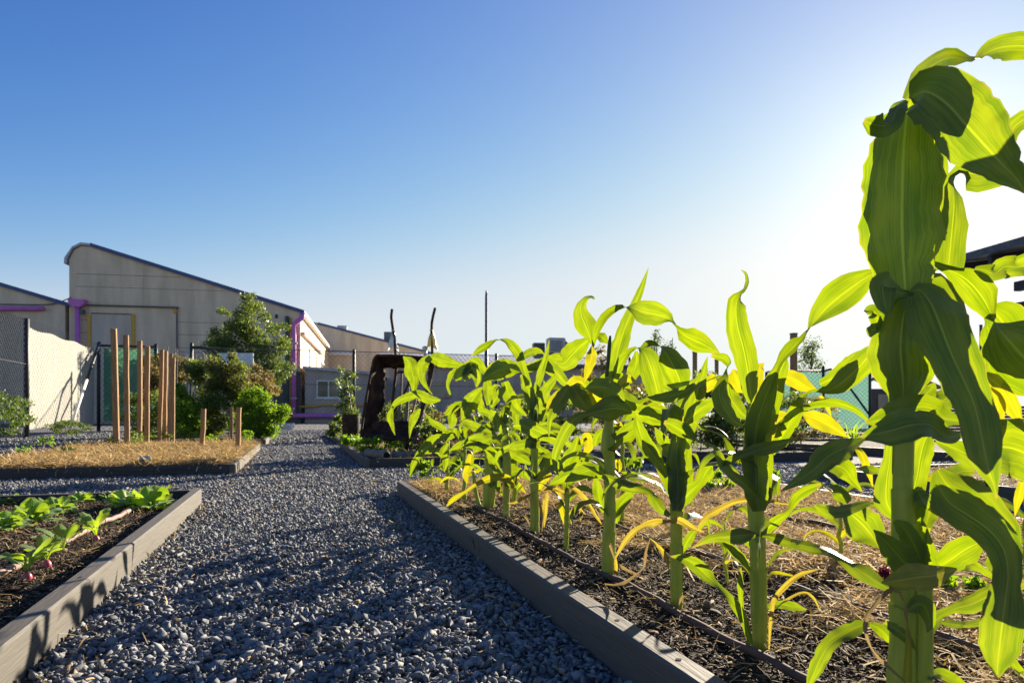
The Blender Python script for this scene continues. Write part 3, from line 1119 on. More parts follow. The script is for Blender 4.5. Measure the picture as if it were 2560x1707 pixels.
# ---- the tallest plant, nearest the camera
dA = 1.03
A = corn_thing('tallest corn plant, towering at the right with broad drooping leaves', 2275, 1815, dA)
stalk(A, 'Z8', [(650, 1850, 180), (655, 1568, 175), (668, 1300, 150), (668, 1000, 150), (665, 700, 140), (665, 500, 122), (665, 200, 118), ('Z7', 468, 1300, 118), ('Z7', 468, 1050, 118), ('Z7', 468, 800, 115), ('Z7', 470, 500, 110), ('Z7', 470, 340, 90)], dA)
stalk(A, 'Z8', [(800, 1850, 130), (790, 1568, 125), (795, 1300, 118), (790, 1050, 120), (790, 850, 110), (740, 640, 80)], dA - .01, 'side_shoot')
leaves(A, dA, [
    ('Z6', [(445, 1760, 150, 0), (432, 1568, 300, 0), (420, 1380, 410, 5), (415, 1200, 440, 8), (418, 1000, 430, 5), (425, 800, 385, 0), (440, 620, 330, -10), (458, 540, 170, -20), (468, 488, 50, -20)], .0, GREEN, -.02),
    ('Z6', [(470, 486, 40, 0), (560, 450, 260, -12), (680, 520, 370, -20), (790, 640, 360, -10), (900, 760, 330, 0), (1010, 880, 220, 10), (1090, 960, 130, 10), (1150, 1050, 20, 0)], -.14, GREEN, -.02),
    ('Z6', [(440, 500, 30), (395, 540, 90, 30), (345, 640, 120, 20), (270, 650, 130, -10), (190, 622, 30, 0)], -.05, GREEN, -.03),
    ('Z6', [(440, 500, 50, 0), (500, 400, 110, 10), (590, 300, 130, 15), (700, 250, 115, 30), (800, 258, 80, 60), (865, 252, 60, 90), (920, 220, 110, 140), (1010, 185, 150, 165), (1140, 180, 150, 180), (1260, 215, 110, 180), (1340, 300, 40, 180)], .16, GREEN, .03),
    ('Z6', [(690, 1500, 150, 0), (710, 1300, 165, 0), (725, 1120, 125, 20), (722, 980, 90, 70), (770, 925, 130, 150), (860, 940, 210, 180), (960, 900, 210, 180), (1040, 720, 110, 160), (1130, 620, 110, 180), (1260, 610, 60, 180)], .10, GREEN, .06),
    ('Z6', [(630, 1330, 70), (645, 1150, 80), (645, 950, 75), (640, 800, 70), (635, 745, 30)], .03, GREEN, .04),
    ('Z7', [(466, 1110, 125, 0), (466, 1000, 190, 0), (462, 900, 330, 5), (450, 760, 370, -8), (450, 640, 340, -12), (465, 500, 270, 0), (490, 400, 130, 10), (505, 340, 40, 0)], -.01, GREEN, -.022),
    ('Z7', [(512, 340, 30, 0), (580, 330, 220, -40), (650, 420, 340, -25), (710, 560, 330, 0), (770, 720, 290, 5), (850, 890, 270, 0), (925, 1060, 225, 0), (970, 1240, 225, -5), (1000, 1400, 190, 0), (1030, 1520, 120, 0), (1058, 1600, 50, 0), (1075, 1690, 10, 0)], -.17, GREEN, -.03),
    ('Z7', [(650, 145, 20, 0), (760, 195, 70, 20), (880, 260, 170, 10), (980, 370, 200, 10), (1040, 480, 110, 50), (1080, 560, 170, 110), (1160, 660, 390, 175), (1260, 770, 480, 180), (1400, 900, 380, 180), (1520, 1010, 120, 180)], -.02, GREEN, .05),
    ('Z7', [(930, 190, 30, 0), (1000, 200, 110, 20), (1065, 220, 110, -30), (1130, 175, 150, 25), (1200, 180, 130, -25), (1270, 170, 190, 10), (1380, 180, 160, 0), (1480, 240, 30, 0)], .05, GREEN, .02),
    ('Z7', [(505, 345, 24, 0), (440, 345, 70, 30), (360, 300, 150, 30), (330, 310, 160, -10), (345, 420, 110, 0), (375, 500, 20, 0)], -.06, GREEN, -.03),
    ('Z7', [(320, 560, 90), (275, 470, 100, 20), (245, 470, 80, 50), (225, 480, 20, 0)], -.02, GREEN, .02),
    ('Z7', [(310, 560, 40), (265, 590, 80, 0), (250, 635, 15, 0)], -.03, GREEN, .0),
    ('Z7', [(838, 1270, 40, 0), (780, 1285, 90, 0), (720, 1265, 110, 20), (640, 1205, 170, 30), (530, 1205, 235, 20), (400, 1240, 215, 10), (290, 1265, 130, 0), (182, 1286, 8, 0)], -.05, GREEN, -.10),
    ('Z7', [(680, 1310, 30, 0), (800, 1360, 120, 0), (900, 1400, 180, 0), (1010, 1370, 330, 0), (1130, 1350, 380, 0), (1260, 1390, 360, 0), (1400, 1470, 280, 0), (1540, 1600, 40, 0)], .03, GREEN, .04),
    ('Z7', [(965, 865, 20, 0), (1050, 915, 85, 0), (1130, 1000, 95, 0), (1180, 1100, 90, 0), (1245, 1215, 10, 0)], .03, YEL, .05),
    ('Z7', [(1030, 965, 20, 0), (1075, 1050, 90, 0), (1085, 1180, 60, 0), (1080, 1260, 20, 0)], .03, YEL, .07),
    ('Z7', [(620, 1060, 80, 0), (700, 1060, 150, 10), (780, 1020, 120, 0), (850, 1020, 20, 0)], .04, GREEN, .06),
    ('Z7', [(530, 1090, 60, 0), (590, 1030, 110, 0), (640, 980, 80, 0), (672, 930, 10, 0)], .02, GREEN, .03),
    ('Z8', [(670, 500, 70, 0), (720, 360, 130, 0), (755, 240, 120, 20), (775, 120, 130, 0), (800, 20, 120, 0), (850, -80, 20, 0)], .02, GREEN, .04),
    ('Z8', [(620, 500, 60, 0), (560, 400, 140, 0), (560, 260, 120, 0), (580, 120, 80, 0), (590, 0, 60, 0), (590, -80, 10, 0)], .02, GREEN, .03),
    ('Z5', [(1320, 1182, 15, 0), (1240, 1225, 70, 0), (1170, 1255, 135, 0), (1080, 1300, 165, 0), (980, 1390, 130, 0), (880, 1465, 70, 0), (765, 1535, 6, 0)], -.10, GREEN, -.04),
    ('Z8', [(455, 402, 26, 0), (380, 420, 60, 30), (290, 450, 90, 30), (200, 460, 95, 20), (140, 440, 60, 0), (92, 420, 12, 0)], -.05, GREEN, -.02),
    ('Z8', [(320, 400, 50, 0), (265, 350, 95, 0), (225, 310, 60, 40), (190, 292, 15, 0)], -.03, GREEN, -.01),
    ('Z8', [(515, 690, 26, 0), (460, 610, 190, 0), (390, 530, 240, 0), (320, 470, 120, 0), (270, 425, 15, 0)], .04, GREEN, .03),
    ('Z8', [(600, 970, 40, 0), (500, 915, 75, 0), (400, 850, 110, 10), (300, 785, 80, 40), (190, 720, 95, 60), (100, 695, 90, 40), (0, 675, 80, 30), ('Y5', 1420, 630, 80, 40), ('Y5', 1310, 600, 90, 30), ('Y5', 1200, 575, 30, 60), ('Y5', 1090, 580, 115, 20), ('Y5', 980, 590, 85, 20), ('Y5', 870, 600, 55, 20), ('Y5', 748, 665, 5, 0)], .26, GREEN, -.02),
    ('Z8', [(1015, 830, 14, 0), (930, 855, 100, 0), (850, 875, 155, 0), (760, 885, 185, 0), (660, 900, 140, 0), (590, 910, 70, 0), (525, 921, 6, 0)], -.08, YEL, -.05),
    ('Z8', [(1000, 840, 10, 0), (1090, 810, 80, 0), (1170, 840, 60, 40), (1270, 900, 20, 0)], .05, GREEN, .01),
    ('Z8', [(740, 860, 130, 0), (650, 760, 190, 0), (560, 660, 120, 0), (475, 578, 8, 0)], -.05, GREEN, -.03),
    ('Z8', [(790, 800, 110, 0), (730, 660, 120, 0), (670, 570, 100, 0), (610, 520, 20, 0)], -.02, GREEN, -.04),
    ('Z8', [(850, 820, 90, 0), (830, 700, 80, 0), (820, 565, 5, 0)], -.02, GREEN, -.03),
    ('Z8', [(760, 800, 100, 0), (750, 680, 130, 0), (745, 580, 100, 0), (755, 515, 30, 0)], .0, GREEN, .02),
    ('Z8', [(870, 830, 60, 0), (960, 780, 160, 0), (1060, 710, 180, 0), (1140, 670, 110, 0), (1195, 655, 8, 0)], -.04, GREEN, .01),
    ('Z8', [(750, 530, 80, 0), (740, 440, 130, 0), (755, 350, 80, 0), (770, 300, 20, 0)], -.02, GREEN, .0),
    ('Z8', [(760, 330, 30, 0), (790, 380, 100, 0), (830, 440, 20, 0)], -.02, GREEN, -.02),
    ('Z8', [(810, 560, 60, 0), (845, 440, 100, 0), (885, 285, 15, 0)], .02, GREEN, .0),
    ('Z8', [(888, 290, 40, 0), (960, 400, 230, -25), (1080, 480, 270, -25), (1210, 570, 230, -10), (1310, 690, 200, 0), (1345, 850, 170, 10), (1330, 1000, 180, 0), (1310, 1150, 230, 0), (1290, 1320, 240, 0), (1278, 1440, 120, 0), (1275, 1540, 10, 0)], -.16, GREEN, -.02),
    ('Z8', [(795, 1255, 18, 0), (850, 1190, 80, 0), (930, 1120, 70, 40), (1010, 1085, 70, 20), (1110, 1060, 110, 0), (1230, 1000, 120, 0), (1340, 950, 100, 0), (1460, 920, 60, 0)], .06, GREEN, -.02),
    ('Z8', [(445, 1180, 15, 0), (360, 1210, 95, 0), (270, 1260, 110, 20), (190, 1320, 90, 20), (130, 1410, 90, 0), (90, 1500, 80, 0), (45, 1600, 10, 0)], -.04, GREEN, -.04),
    ('Z8', [(440, 1180, 10, 0), (510, 1215, 70, 0), (570, 1270, 70, 0), (610, 1330, 10, 0)], .03, GREEN, .0),
    ('Z8', [(545, 1180, 40, 0), (620, 1220, 70, 0), (690, 1280, 60, 0), (750, 1355, 6, 0)], -.02, GREEN, -.05),
    ('Z8', [(660, 985, 40, 0), (580, 965, 50, 20), (490, 1050, 50, 30), (425, 1150, 60, 40), (425, 1280, 50, 60), (500, 1400, 40, 40), (590, 1480, 30, 0), (690, 1570, 12, 0)], -.03, DRY, -.06),
    ('Z8', [(645, 990, 45, 0), (680, 1060, 26, 60), (685, 1130, 34, 0), (690, 1200, 24, 70), (715, 1290, 16, 0)], .0, DRY, -.09),
    ('Z8', [(690, 1560, 60, 0), (700, 1400, 44, 0), (698, 1250, 30, 0), (690, 1150, 10, 0)], .0, YEL, -.085),
    ('Z8', [(830, 1545, 15, 0), (900, 1505, 70, 0), (990, 1540, 70, 0), (1090, 1600, 15, 0)], .04, GREEN, -.03),
    ('Z8', [(1335, 1350, 20, 0), (1370, 1430, 60, 0), (1450, 1520, 40, 0)], .04, GREEN, .1),
    ('Z8', [(900, 1170, 10, 0), (980, 1185, 50, 0), (1080, 1190, 40, 0), (1180, 1175, 50, 0), (1280, 1190, 10, 0)], .06, GREEN, .06),
    ('Z8', [(1435, 270, 40, 0), (1412, 370, 50, 0), (1388, 490, 5, 0)], .02, YEL, .12),
    ('Z8', [(915, 290, 15, 0), (985, 230, 100, 0), (1060, 200, 110, 0), (1130, 205, 10, 0)], .05, GREEN, .08),
    ('Z8', [(785, 240, 15, 0), (840, 245, 50, 0), (900, 275, 10, 0)], .03, YEL, .08),
    ('Z8', [(690, 1100, 30, 0), (760, 1060, 110, 0), (810, 1080, 110, 0), (840, 1180, 60, 0), (820, 1240, 10, 0)], .0, GREEN, -.06),
    ('Z8', [(1010, 320, 20, 0), (1060, 330, 90, 0), (1110, 380, 10, 0)], .04, GREEN, .05),
    ('Z8', [(380, 180, 20, 0), (450, 190, 60, 0), (550, 205, 10, 0)], .05, GREEN, .10),
    ('Z8', [(130, 110, 15, 0), (200, 150, 100, 0), (290, 190, 130, 0), (340, 260, 60, 0), (400, 330, 10, 0)], .05, GREEN, .16),
    ('Z8', [(340, 20, 10, 0), (400, 100, 50, 0), (440, 190, 40, 0), (470, 300, 5, 0)], .05, YEL, .12),
])


A1P = [(445, 1760, 150, 0), (432, 1568, 300, 0), (420, 1380, 400, 5), (415, 1200, 420, 8), (418, 1000, 410, 5), (425, 800, 370, 0), (440, 640, 300, -10), (455, 570, 60, -20)]
shade_leaf(A, dA, 'Z6', A1P, .0, -.02, .03, 1, .88)  # hidden blades added behind the tallest plant's leaves to darken them
shade_leaf(A, dA, 'Z6', [(470, 500, 60, 0), (560, 440, 300, -12), (660, 540, 340, -20), (720, 640, 200, -10), (760, 720, 20, 0)], -.08, -.02, .05, 3)
shade_leaf(A, dA, 'Z7', [(466, 1110, 125, 0), (466, 1000, 190, 0), (475, 900, 260, 5), (465, 760, 300, -8), (460, 640, 290, -12), (465, 500, 240, 0), (480, 430, 60, 10)], -.01, -.022, .065, 4)
shade_leaf(A, dA, 'Z7', [(512, 340, 60, 0), (600, 350, 220, 0), (660, 430, 320, 0), (700, 560, 320, 0), (740, 700, 260, 5), (800, 830, 190, 0), (850, 960, 200, 0), (920, 1100, 235, 0), (970, 1250, 225, -5), (985, 1350, 120, 0), (990, 1420, 10, 0)], -.12, -.03, .07, 5, 1.0)
shade_leaf(A, dA, 'Z7', [(838, 1270, 60, 0), (720, 1250, 150, 20), (640, 1205, 190, 0), (530, 1205, 245, 0), (400, 1240, 215, 0), (290, 1265, 130, 0), (190, 1286, 8, 0)], -.03, -.10, .05, 6, 1.0)
shade_leaf(A, dA, 'Z8', [(888, 290, 60, 0), (960, 400, 260, 0), (1080, 480, 290, 0), (1210, 570, 260, 0), (1310, 690, 230, 0), (1345, 850, 190, 10), (1330, 960, 190, 0), (1320, 1010, 20, 0)], -.10, -.02, .05, 7, 1.0)
shade_leaf(A, dA, 'Z8', [(740, 1000, 160, 0), (690, 860, 240, 0), (700, 740, 260, 0), (720, 620, 220, 0), (740, 520, 80, 0)], .0, .0, .05, 8)
shade_leaf(A, dA, 'Z7', [(1010, 500, 40, 0), (1110, 560, 300, 0), (1210, 700, 380, 0), (1320, 800, 300, 0), (1420, 880, 60, 0)], .0, .04, .06, 9)

# ---- second plant
dB = 1.364
B = corn_thing('corn plant with one tall upright leaf curling at its tip, second from the camera', 1899, 1622, dB)
stalk(B, 'Y5', [(1205, 1360, 96), (1198, 1150, 100), (1192, 900, 100), (1188, 700, 104), (1180, 520, 100), (1172, 360, 96), (1170, 250, 112), ('Z5', 560, 1350, 90), ('Z5', 565, 1150, 80), ('Z5', 575, 980, 60)], dB)
leaves(B, dB, [
    ('Y5', [(1195, 420, 80, 0), (1180, 300, 150, 0), (1175, 180, 170, 0), (1170, 60, 165, 0), (1180, -40, 130, 0), ('Z5', 590, 1210, 130, 0), ('Z5', 610, 1060, 90, 0), ('Z5', 620, 980, 20, 0)], .0, GREEN, -.02),
    ('Z5', [(590, 1240, 110, 0), (605, 1120, 140, 0), (635, 1000, 150, 0), (680, 880, 110, 10), (725, 770, 80, 40), (770, 680, 90, 60), (850, 590, 130, 50), (920, 520, 70, 70), (975, 440, 90, 120), (1050, 350, 180, 160), (1150, 260, 220, 180), (1260, 180, 170, 180), (1340, 130, 100, 180), (1415, 96, 12, 180)], -.12, GREEN, -.03),
    ('Z5', [(700, 1290, 40, 0), (790, 1140, 100, 0), (860, 1030, 100, 20), (895, 930, 90, 60), (960, 890, 60, 80), (1060, 880, 70, 40), (1160, 830, 130, 10), (1260, 740, 150, 0), (1340, 650, 140, 0), (1380, 590, 60, 0), (1400, 540, 6, 0)], -.10, GREEN, .02),
    ('Z5', [(578, 960, 50, 0), (560, 850, 110, 0), (545, 740, 135, 0), (520, 610, 150, 5), (485, 480, 150, 0), (470, 380, 130, 0), (475, 300, 110, 20), (500, 255, 70, 60), (530, 215, 40, 60), (546, 165, 30, 40), (535, 115, 20, 30), (502, 90, 4, 0)], .0, GREEN, .02),
    ('Z5', [(515, 1115, 18, 0), (450, 1070, 70, 10), (385, 980, 110, 15), (360, 880, 110, 30), (390, 790, 90, 60), (415, 720, 80, 100), (390, 670, 70, 150), (310, 645, 30, 180)], .05, GREEN, .03),
    ('Z5', [(735, 785, 18, 0), (790, 785, 85, 0), (860, 810, 110, 0), (930, 850, 80, 0), (1008, 886, 5, 0)], .0, YEL, .06),
    ('Z5', [(1195, 1180, 8, 0), (1120, 1130, 80, 0), (1040, 1085, 115, 0), (960, 1050, 95, 0), (905, 1030, 20, 0)], .0, YEL, .08),
    ('Z5', [(1020, 912, 20, 0), (1060, 970, 32, 0), (1095, 1058, 4, 0)], .0, YEL, .06),
    ('Z5', [(610, 1580, 40, 0), (530, 1490, 70, 20), (440, 1430, 70, 30), (375, 1350, 80, 40), (330, 1260, 65, 60), (270, 1225, 45, 80), (195, 1200, 70, 110), (130, 1150, 115, 150), (60, 1105, 90, 170), (0, 1085, 20, 180)], -.06, GREEN, -.04),
    ('Z5', [(875, 1182, 10, 0), (800, 1215, 45, 30), (720, 1245, 80, 10), (640, 1260, 90, 0), (560, 1280, 65, 40), (450, 1325, 60, 20), (345, 1393, 5, 0)], -.02, GREEN, -.05),
    ('Z5', [(650, 1170, 15, 0), (700, 1110, 100, 0), (770, 1060, 100, 0), (835, 1065, 10, 0)], .0, YEL, .05),
    ('Z5', [(650, 1165, 50, 0), (690, 1185, 85, 0), (725, 1240, 10, 0)], .0, YEL, .04),
    ('Y5', [(1490, 380, 6, 0), (1380, 370, 26, 20), (1260, 352, 40, 10), (1120, 345, 50, 0), (1010, 365, 60, 0), (900, 425, 75, 0), (830, 470, 60, 30), (780, 540, 10, 0)], .0, ORA, .08),
    ('Y5', [(1215, 575, 40, 0), (1260, 530, 70, 0), (1330, 470, 70, 20), (1395, 410, 60, 60), (1435, 340, 70, 30), (1500, 285, 80, 20), (1610, 240, 20, 0)], -.05, GREEN, .02),
    ('Y5', [(1145, 850, 10, 0), (1095, 755, 50, 0), (1030, 690, 65, 0), (950, 625, 50, 20), (870, 612, 10, 0)], .0, GREEN, .02),
    ('Y5', [(1140, 1310, 36, 0), (1105, 1180, 50, 0), (1055, 1070, 65, 0), (985, 985, 55, 30), (915, 915, 45, 50), (850, 850, 90, 10), (770, 780, 95, 0), (690, 735, 60, 0), (605, 722, 6, 0)], -.04, GREEN, -.03),
    ('Y5', [(1090, 1140, 20, 0), (1075, 1000, 32, 0), (1070, 890, 40, 0), (1076, 795, 4, 0)], .0, GREEN, -.03),
    ('Y5', [(1262, 1340, 40, 0), (1275, 1130, 44, 0), (1295, 1020, 50, 0), (1370, 920, 60, 0), (1470, 845, 50, 0), (1600, 805, 8, 0)], .02, ORA, -.03),
    ('Y5', [(1250, 1065, 40, 0), (1320, 1040, 52, 0), (1420, 1055, 60, 0), (1512, 1078, 8, 0)], .02, GREEN, .0),
    ('Y5', [(1290, 1080, 10, 0), (1380, 1010, 24, 0), (1490, 965, 30, 0), (1560, 1000, 26, 0), (1605, 1090, 5, 0)], .02, ORA, .01),
    ('Y5', [(1250, 875, 10, 0), (1300, 832, 26, 0), (1420, 850, 10, 0)], .03, YEL, .03),
    ('Y5', [(1250, 790, 10, 0), (1325, 695, 26, 0), (1425, 672, 8, 0)], .03, GREEN, .03),
    ('Z5', [(620, 960, 20, 0), (612, 850, 60, 0), (620, 740, 70, 0), (650, 700, 10, 0)], .02, YEL, .05),
    ('Z5', [(450, 740, 10, 0), (470, 790, 100, 0), (500, 850, 110, 0), (530, 890, 20, 0)], .02, YEL, .06),
])

shade_leaf(B, dB, 'Y5', [(1195, 420, 80, 0), (1180, 300, 150, 0), (1175, 180, 170, 0), (1170, 60, 165, 0), (1180, -40, 150, 0), (1195, -130, 150, 0), (1215, -220, 130, 0), (1240, -300, 30, 0)], .0, -.02, .04, 11)
shade_leaf(B, dB, 'Z5', [(620, 1150, 130, 0), (650, 1000, 150, 0), (690, 880, 110, 10), (735, 770, 80, 0), (760, 720, 10, 0)], -.04, -.02, .06, 12, 1.0)
shade_leaf(B, dB, 'Z5', [(520, 1130, 18, 0), (450, 1070, 90, 10), (385, 980, 130, 15), (370, 900, 110, 0), (380, 820, 10, 0)], .04, .02, .05, 13, 1.0)
shade_leaf(B, dB, 'Z5', [(990, 890, 40, 0), (1060, 860, 90, 0), (1160, 800, 130, 10), (1230, 720, 100, 0), (1270, 660, 10, 0)], -.05, .0, .05, 14, 1.0)
# ---- third plant
dC = 1.657
C_ = corn_thing('corn plant with wide lit leaf arching down to the right, third from the camera', 1689, 1518, dC)
stalk(C_, 'Y5', [(643, 1090, 78), (645, 900, 80), (645, 700, 78), (645, 500, 76), (648, 380, 84), (650, 250, 96), (650, 120, 80), ('Z5', 80, 1250, 70)], dC)
leaves(C_, dC, [
    ('Y5', [(650, 420, 70, 0), (655, 280, 125, 0), (650, 150, 130, 0), ('Z5', 78, 1330, 120, 0), ('Z5', 90, 1220, 95, 0), ('Z5', 100, 1140, 20, 0)], .0, GREEN, -.02),
    ('Z5', [(145, 1260, 40, 0), (180, 1050, 100, 0), (215, 900, 110, 0), (250, 780, 60, 0), (286, 655, 4, 0)], .02, GREEN, .02),
    ('Z4', [(1185, 640, 18, 0), (1240, 610, 60, 30), (1310, 625, 60, 80), (1365, 690, 140, 160), (1420, 790, 190, 180), (1460, 890, 130, 180), (1478, 975, 10, 180)], .04, GREEN, .02),
    ('Z5', [(205, 835, 18, 0), (130, 885, 72, 0), (40, 920, 75, 0), (-50, 930, 60, 0), (-115, 920, 8, 0)], .0, GREEN, -.02),
    ('Z5', [(325, 770, 20, 0), (300, 820, 110, 0), (270, 885, 30, 0)], .03, YEL, .06),
    ('Y5', [(640, 340, 70, 0), (585, 190, 90, 0), (525, 95, 75, 0), (470, 20, 100, 0), (420, -60, 100, 0), (385, -160, 60, 0), (375, -230, 10, 0)], -.02, GREEN, .0),
    ('Z5', [(140, 1090, 40, 0), (210, 1020, 105, 0), (290, 965, 80, 0), (345, 925, 8, 0)], -.02, GREEN, -.03),
    ('Y5', [(650, 400, 50, 0), (725, 305, 95, 0), (800, 230, 80, 30), (850, 150, 110, 0), (885, 115, 10, 0)], -.02, GREEN, -.02),
    ('Y5', [(600, 450, 26, 0), (540, 405, 60, 0), (500, 345, 80, 20), (455, 290, 70, 40), (380, 262, 75, 40), (290, 245, 80, 20), (220, 215, 70, 20), (150, 180, 18, 0)], .08, GREEN, -.04),
    ('Y5', [(830, 562, 8, 0), (750, 530, 66, 0), (665, 480, 80, 0), (590, 495, 50, 40), (500, 495, 85, 0), (410, 530, 70, 20), (330, 590, 65, 20), (270, 670, 40, 0), (232, 745, 8, 0)], .03, ORA, -.06),
    ('Z4', [(1480, 1120, 20, 0), (1450, 1220, 60, 0), (1440, 1350, 70, 0), (1420, 1480, 40, 0)], .0, YEL, .03),
    ('Y5', [(680, 700, 20, 0), (720, 620, 60, 0), (760, 560, 40, 0), (800, 540, 6, 0)], .0, GREEN, .05),
    ('Y5', [(600, 830, 15, 0), (570, 720, 50, 0), (520, 650, 35, 0), (465, 600, 6, 0)], .0, ORA, -.03),
    ('Y5', [(470, 600, 8, 0), (440, 690, 28, 0), (425, 800, 30, 40), (330, 880, 36, 20), (240, 915, 34, 20), (165, 905, 10, 0)], .0, DRY, .02),
    ('Y5', [(640, 1075, 30, 0), (600, 1080, 44, 0), (545, 1150, 40, 0), (500, 1220, 10, 0)], -.05, DRY, -.02),
    ('Y5', [(640, 1080, 20, 0), (680, 1000, 36, 0), (700, 985, 6, 0)], .0, DRY, -.03),
])

# ---- fourth plant
dD = 1.966
D = corn_thing('corn plant with a long leaf arching high over its tassel, fourth from the camera', 1522, 1442, dD)
stalk(D, 'Y5', [(188, 880, 96), (190, 760, 86), (192, 600, 80), (198, 450, 76), (200, 300, 70), ('Z4', 962, 1420, 78), ('Z4', 952, 1340, 96), ('Z4', 958, 1200, 70), ('Z4', 965, 1050, 60), ('Z4', 960, 880, 40)], dD)
stalk(D, 'Z4', [(945, 840, 20), (955, 720, 26), (962, 620, 26), (968, 558, 14)], dD - .01, 'tassel', 'foliage_dark')
leaves(D, dD, [
    ('Z4', [(845, 640, 14, 0), (862, 560, 40, 0), (900, 470, 70, 30), (960, 400, 80, 50), (1050, 360, 80, 60), (1130, 365, 110, 140), (1210, 395, 175, 165), (1290, 410, 170, 175), (1360, 430, 100, 170), (1400, 465, 70, 110), (1450, 530, 120, 60), (1520, 575, 170, 30), (1600, 610, 140, 10), (1680, 650, 70, 0), (1738, 690, 8, 0)], -.12, GREEN, .0),
    ('Z4', [(1000, 860, 50, 0), (1040, 750, 66, 0), (1090, 680, 60, 40), (1150, 648, 60, 80), (1210, 680, 120, 150), (1255, 790, 165, 175), (1285, 900, 160, 180), (1305, 990, 100, 180), (1312, 1050, 10, 180)], -.04, GREEN, .0),
    ('Z4', [(1150, 665, 20, 0), (1150, 750, 90, 0), (1115, 840, 85, 0), (1045, 925, 6, 0)], .0, GREEN, .03),
    ('Z4', [(970, 880, 50, 0), (1000, 760, 105, 0), (1035, 620, 120, 0), (1080, 480, 95, 0), (1140, 340, 66, 0), (1195, 200, 36, 0), (1236, 78, 3, 0)], .03, GREEN, .02),
    ('Z4', [(838, 615, 14, 0), (825, 560, 70, 0), (795, 490, 150, 0), (765, 410, 115, 0), (765, 340, 75, -20), (800, 290, 55, -60), (840, 285, 36, -60), (857, 305, 8, 0)], .0, GREEN, .03),
    ('Z4', [(815, 585, 40, 0), (760, 630, 120, 0), (700, 690, 150, 0), (640, 750, 110, 0), (578, 742, 12, 0)], .03, GREEN, .06),
    ('Z4', [(838, 630, 8, 0), (838, 700, 75, 0), (815, 790, 62, 0), (785, 885, 4, 0)], -.02, YEL, -.02),
    ('Z4', [(868, 545, 24, 0), (910, 570, 70, 0), (958, 612, 12, 0)], .03, GREEN, .05),
    ('Z4', [(790, 930, 16, 0), (870, 915, 130, 0), (960, 930, 130, 0), (1035, 980, 80, 0), (1065, 1030, 10, 0)], -.03, GREEN, -.05),
    ('Z4', [(1118, 1100, 16, 0), (1060, 1070, 110, 0), (980, 1065, 180, 0), (890, 1085, 130, 10), (810, 1100, 50, 40), (730, 1130, 75, 20), (660, 1220, 85, 10), (605, 1330, 70, 0), (580, 1430, 45, 10), (590, 1500, 20, 20), (612, 1545, 4, 0)], -.06, GREEN, -.07),
    ('Z4', [(1065, 1005, 14, 0), (1130, 1070, 100, 20), (1220, 1120, 130, 20), (1320, 1150, 90, 30), (1405, 1150, 14, 0)], .0, GREEN, -.04),
    ('Z4', [(1195, 1080, 16, 0), (1270, 1060, 75, 0), (1345, 1090, 60, 0), (1382, 1155, 8, 0)], .0, GREEN, -.01),
    ('Z4', [(985, 1270, 44, 0), (1060, 1225, 62, 0), (1145, 1145, 14, 0)], .0, GREEN, -.02),
    ('Z4', [(975, 1340, 54, 0), (1040, 1280, 70, 0), (1130, 1220, 90, 0), (1200, 1175, 10, 0)], .0, GREEN, .03),
    ('Z4', [(1000, 1180, 30, 0), (1030, 1200, 70, 0), (1040, 1160, 10, 0)], .0, YEL, .03),
    ('Z4', [(675, 970, 30, 0), (705, 900, 95, 0), (760, 880, 80, 0), (785, 900, 10, 0)], .0, YEL, -.02),
    ('Z4', [(700, 905, 50, 0), (745, 985, 135, 0), (800, 1045, 90, 0), (855, 1090, 8, 0)], .0, GREEN, -.03),
    ('Z4', [(672, 900, 16, 0), (635, 980, 95, 0), (580, 1075, 85, 0), (545, 1150, 40, 0), (538, 1265, 4, 0)], -.05, GREEN, -.07),
    ('Z4', [(1005, 1425, 50, 0), (1028, 1470, 50, 0), (1035, 1510, 8, 0)], .0, YEL, .02),
    ('Z4', [(935, 1525, 14, 0), (860, 1495, 90, 0), (765, 1515, 95, 0), (700, 1550, 60, 0), (650, 1580, 10, 0)], -.02, GREEN, -.02),
    ('Y5', [(190, 190, 18, 0), (110, 150, 85, 0), (20, 150, 120, 0), (-70, 175, 115, 0), (-150, 215, 60, 0), (-215, 255, 8, 0)], .02, GREEN, .02),
    ('Y5', [(158, 430, 24, 0), (125, 320, 72, 0), (110, 230, 50, 0), (105, 180, 8, 0)], .0, GREEN, .02),
    ('Y5', [(145, 510, 18, 0), (95, 430, 50, 0), (40, 350, 60, 0), (-20, 285, 55, 0), (-80, 245, 10, 0)], .0, ORA, .0),
    ('Y5', [(240, 500, 20, 0), (260, 400, 70, 0), (330, 310, 60, 0), (370, 290, 8, 0)], .0, GREEN, .04),
    ('Y5', [(200, 860, 20, 0), (240, 780, 36, 0), (330, 820, 34, 20), (430, 870, 34, 0), (500, 890, 10, 0)], .0, DRY, .0),
    ('Y5', [(230, 740, 20, 0), (205, 650, 40, 0), (200, 640, 6, 0)], .0, DRY, -.05),
    ('Y5', [(225, 880, 20, 0), (240, 800, 44, 0), (235, 720, 20, 0)], .0, ORA, -.03),
    ('Z4', [(740, 1260, 20, 0), (720, 1350, 90, 0), (680, 1440, 110, 0), (650, 1500, 20, 0)], .0, GREEN, .05),
    ('Z4', [(860, 1330, 30, 0), (880, 1260, 60, 0), (920, 1210, 20, 0)], .0, GREEN, .05),
    ('Z4', [(760, 1310, 20, 0), (800, 1260, 60, 0), (815, 1340, 60, 0), (770, 1400, 10, 0)], .0, YEL, .06),
])

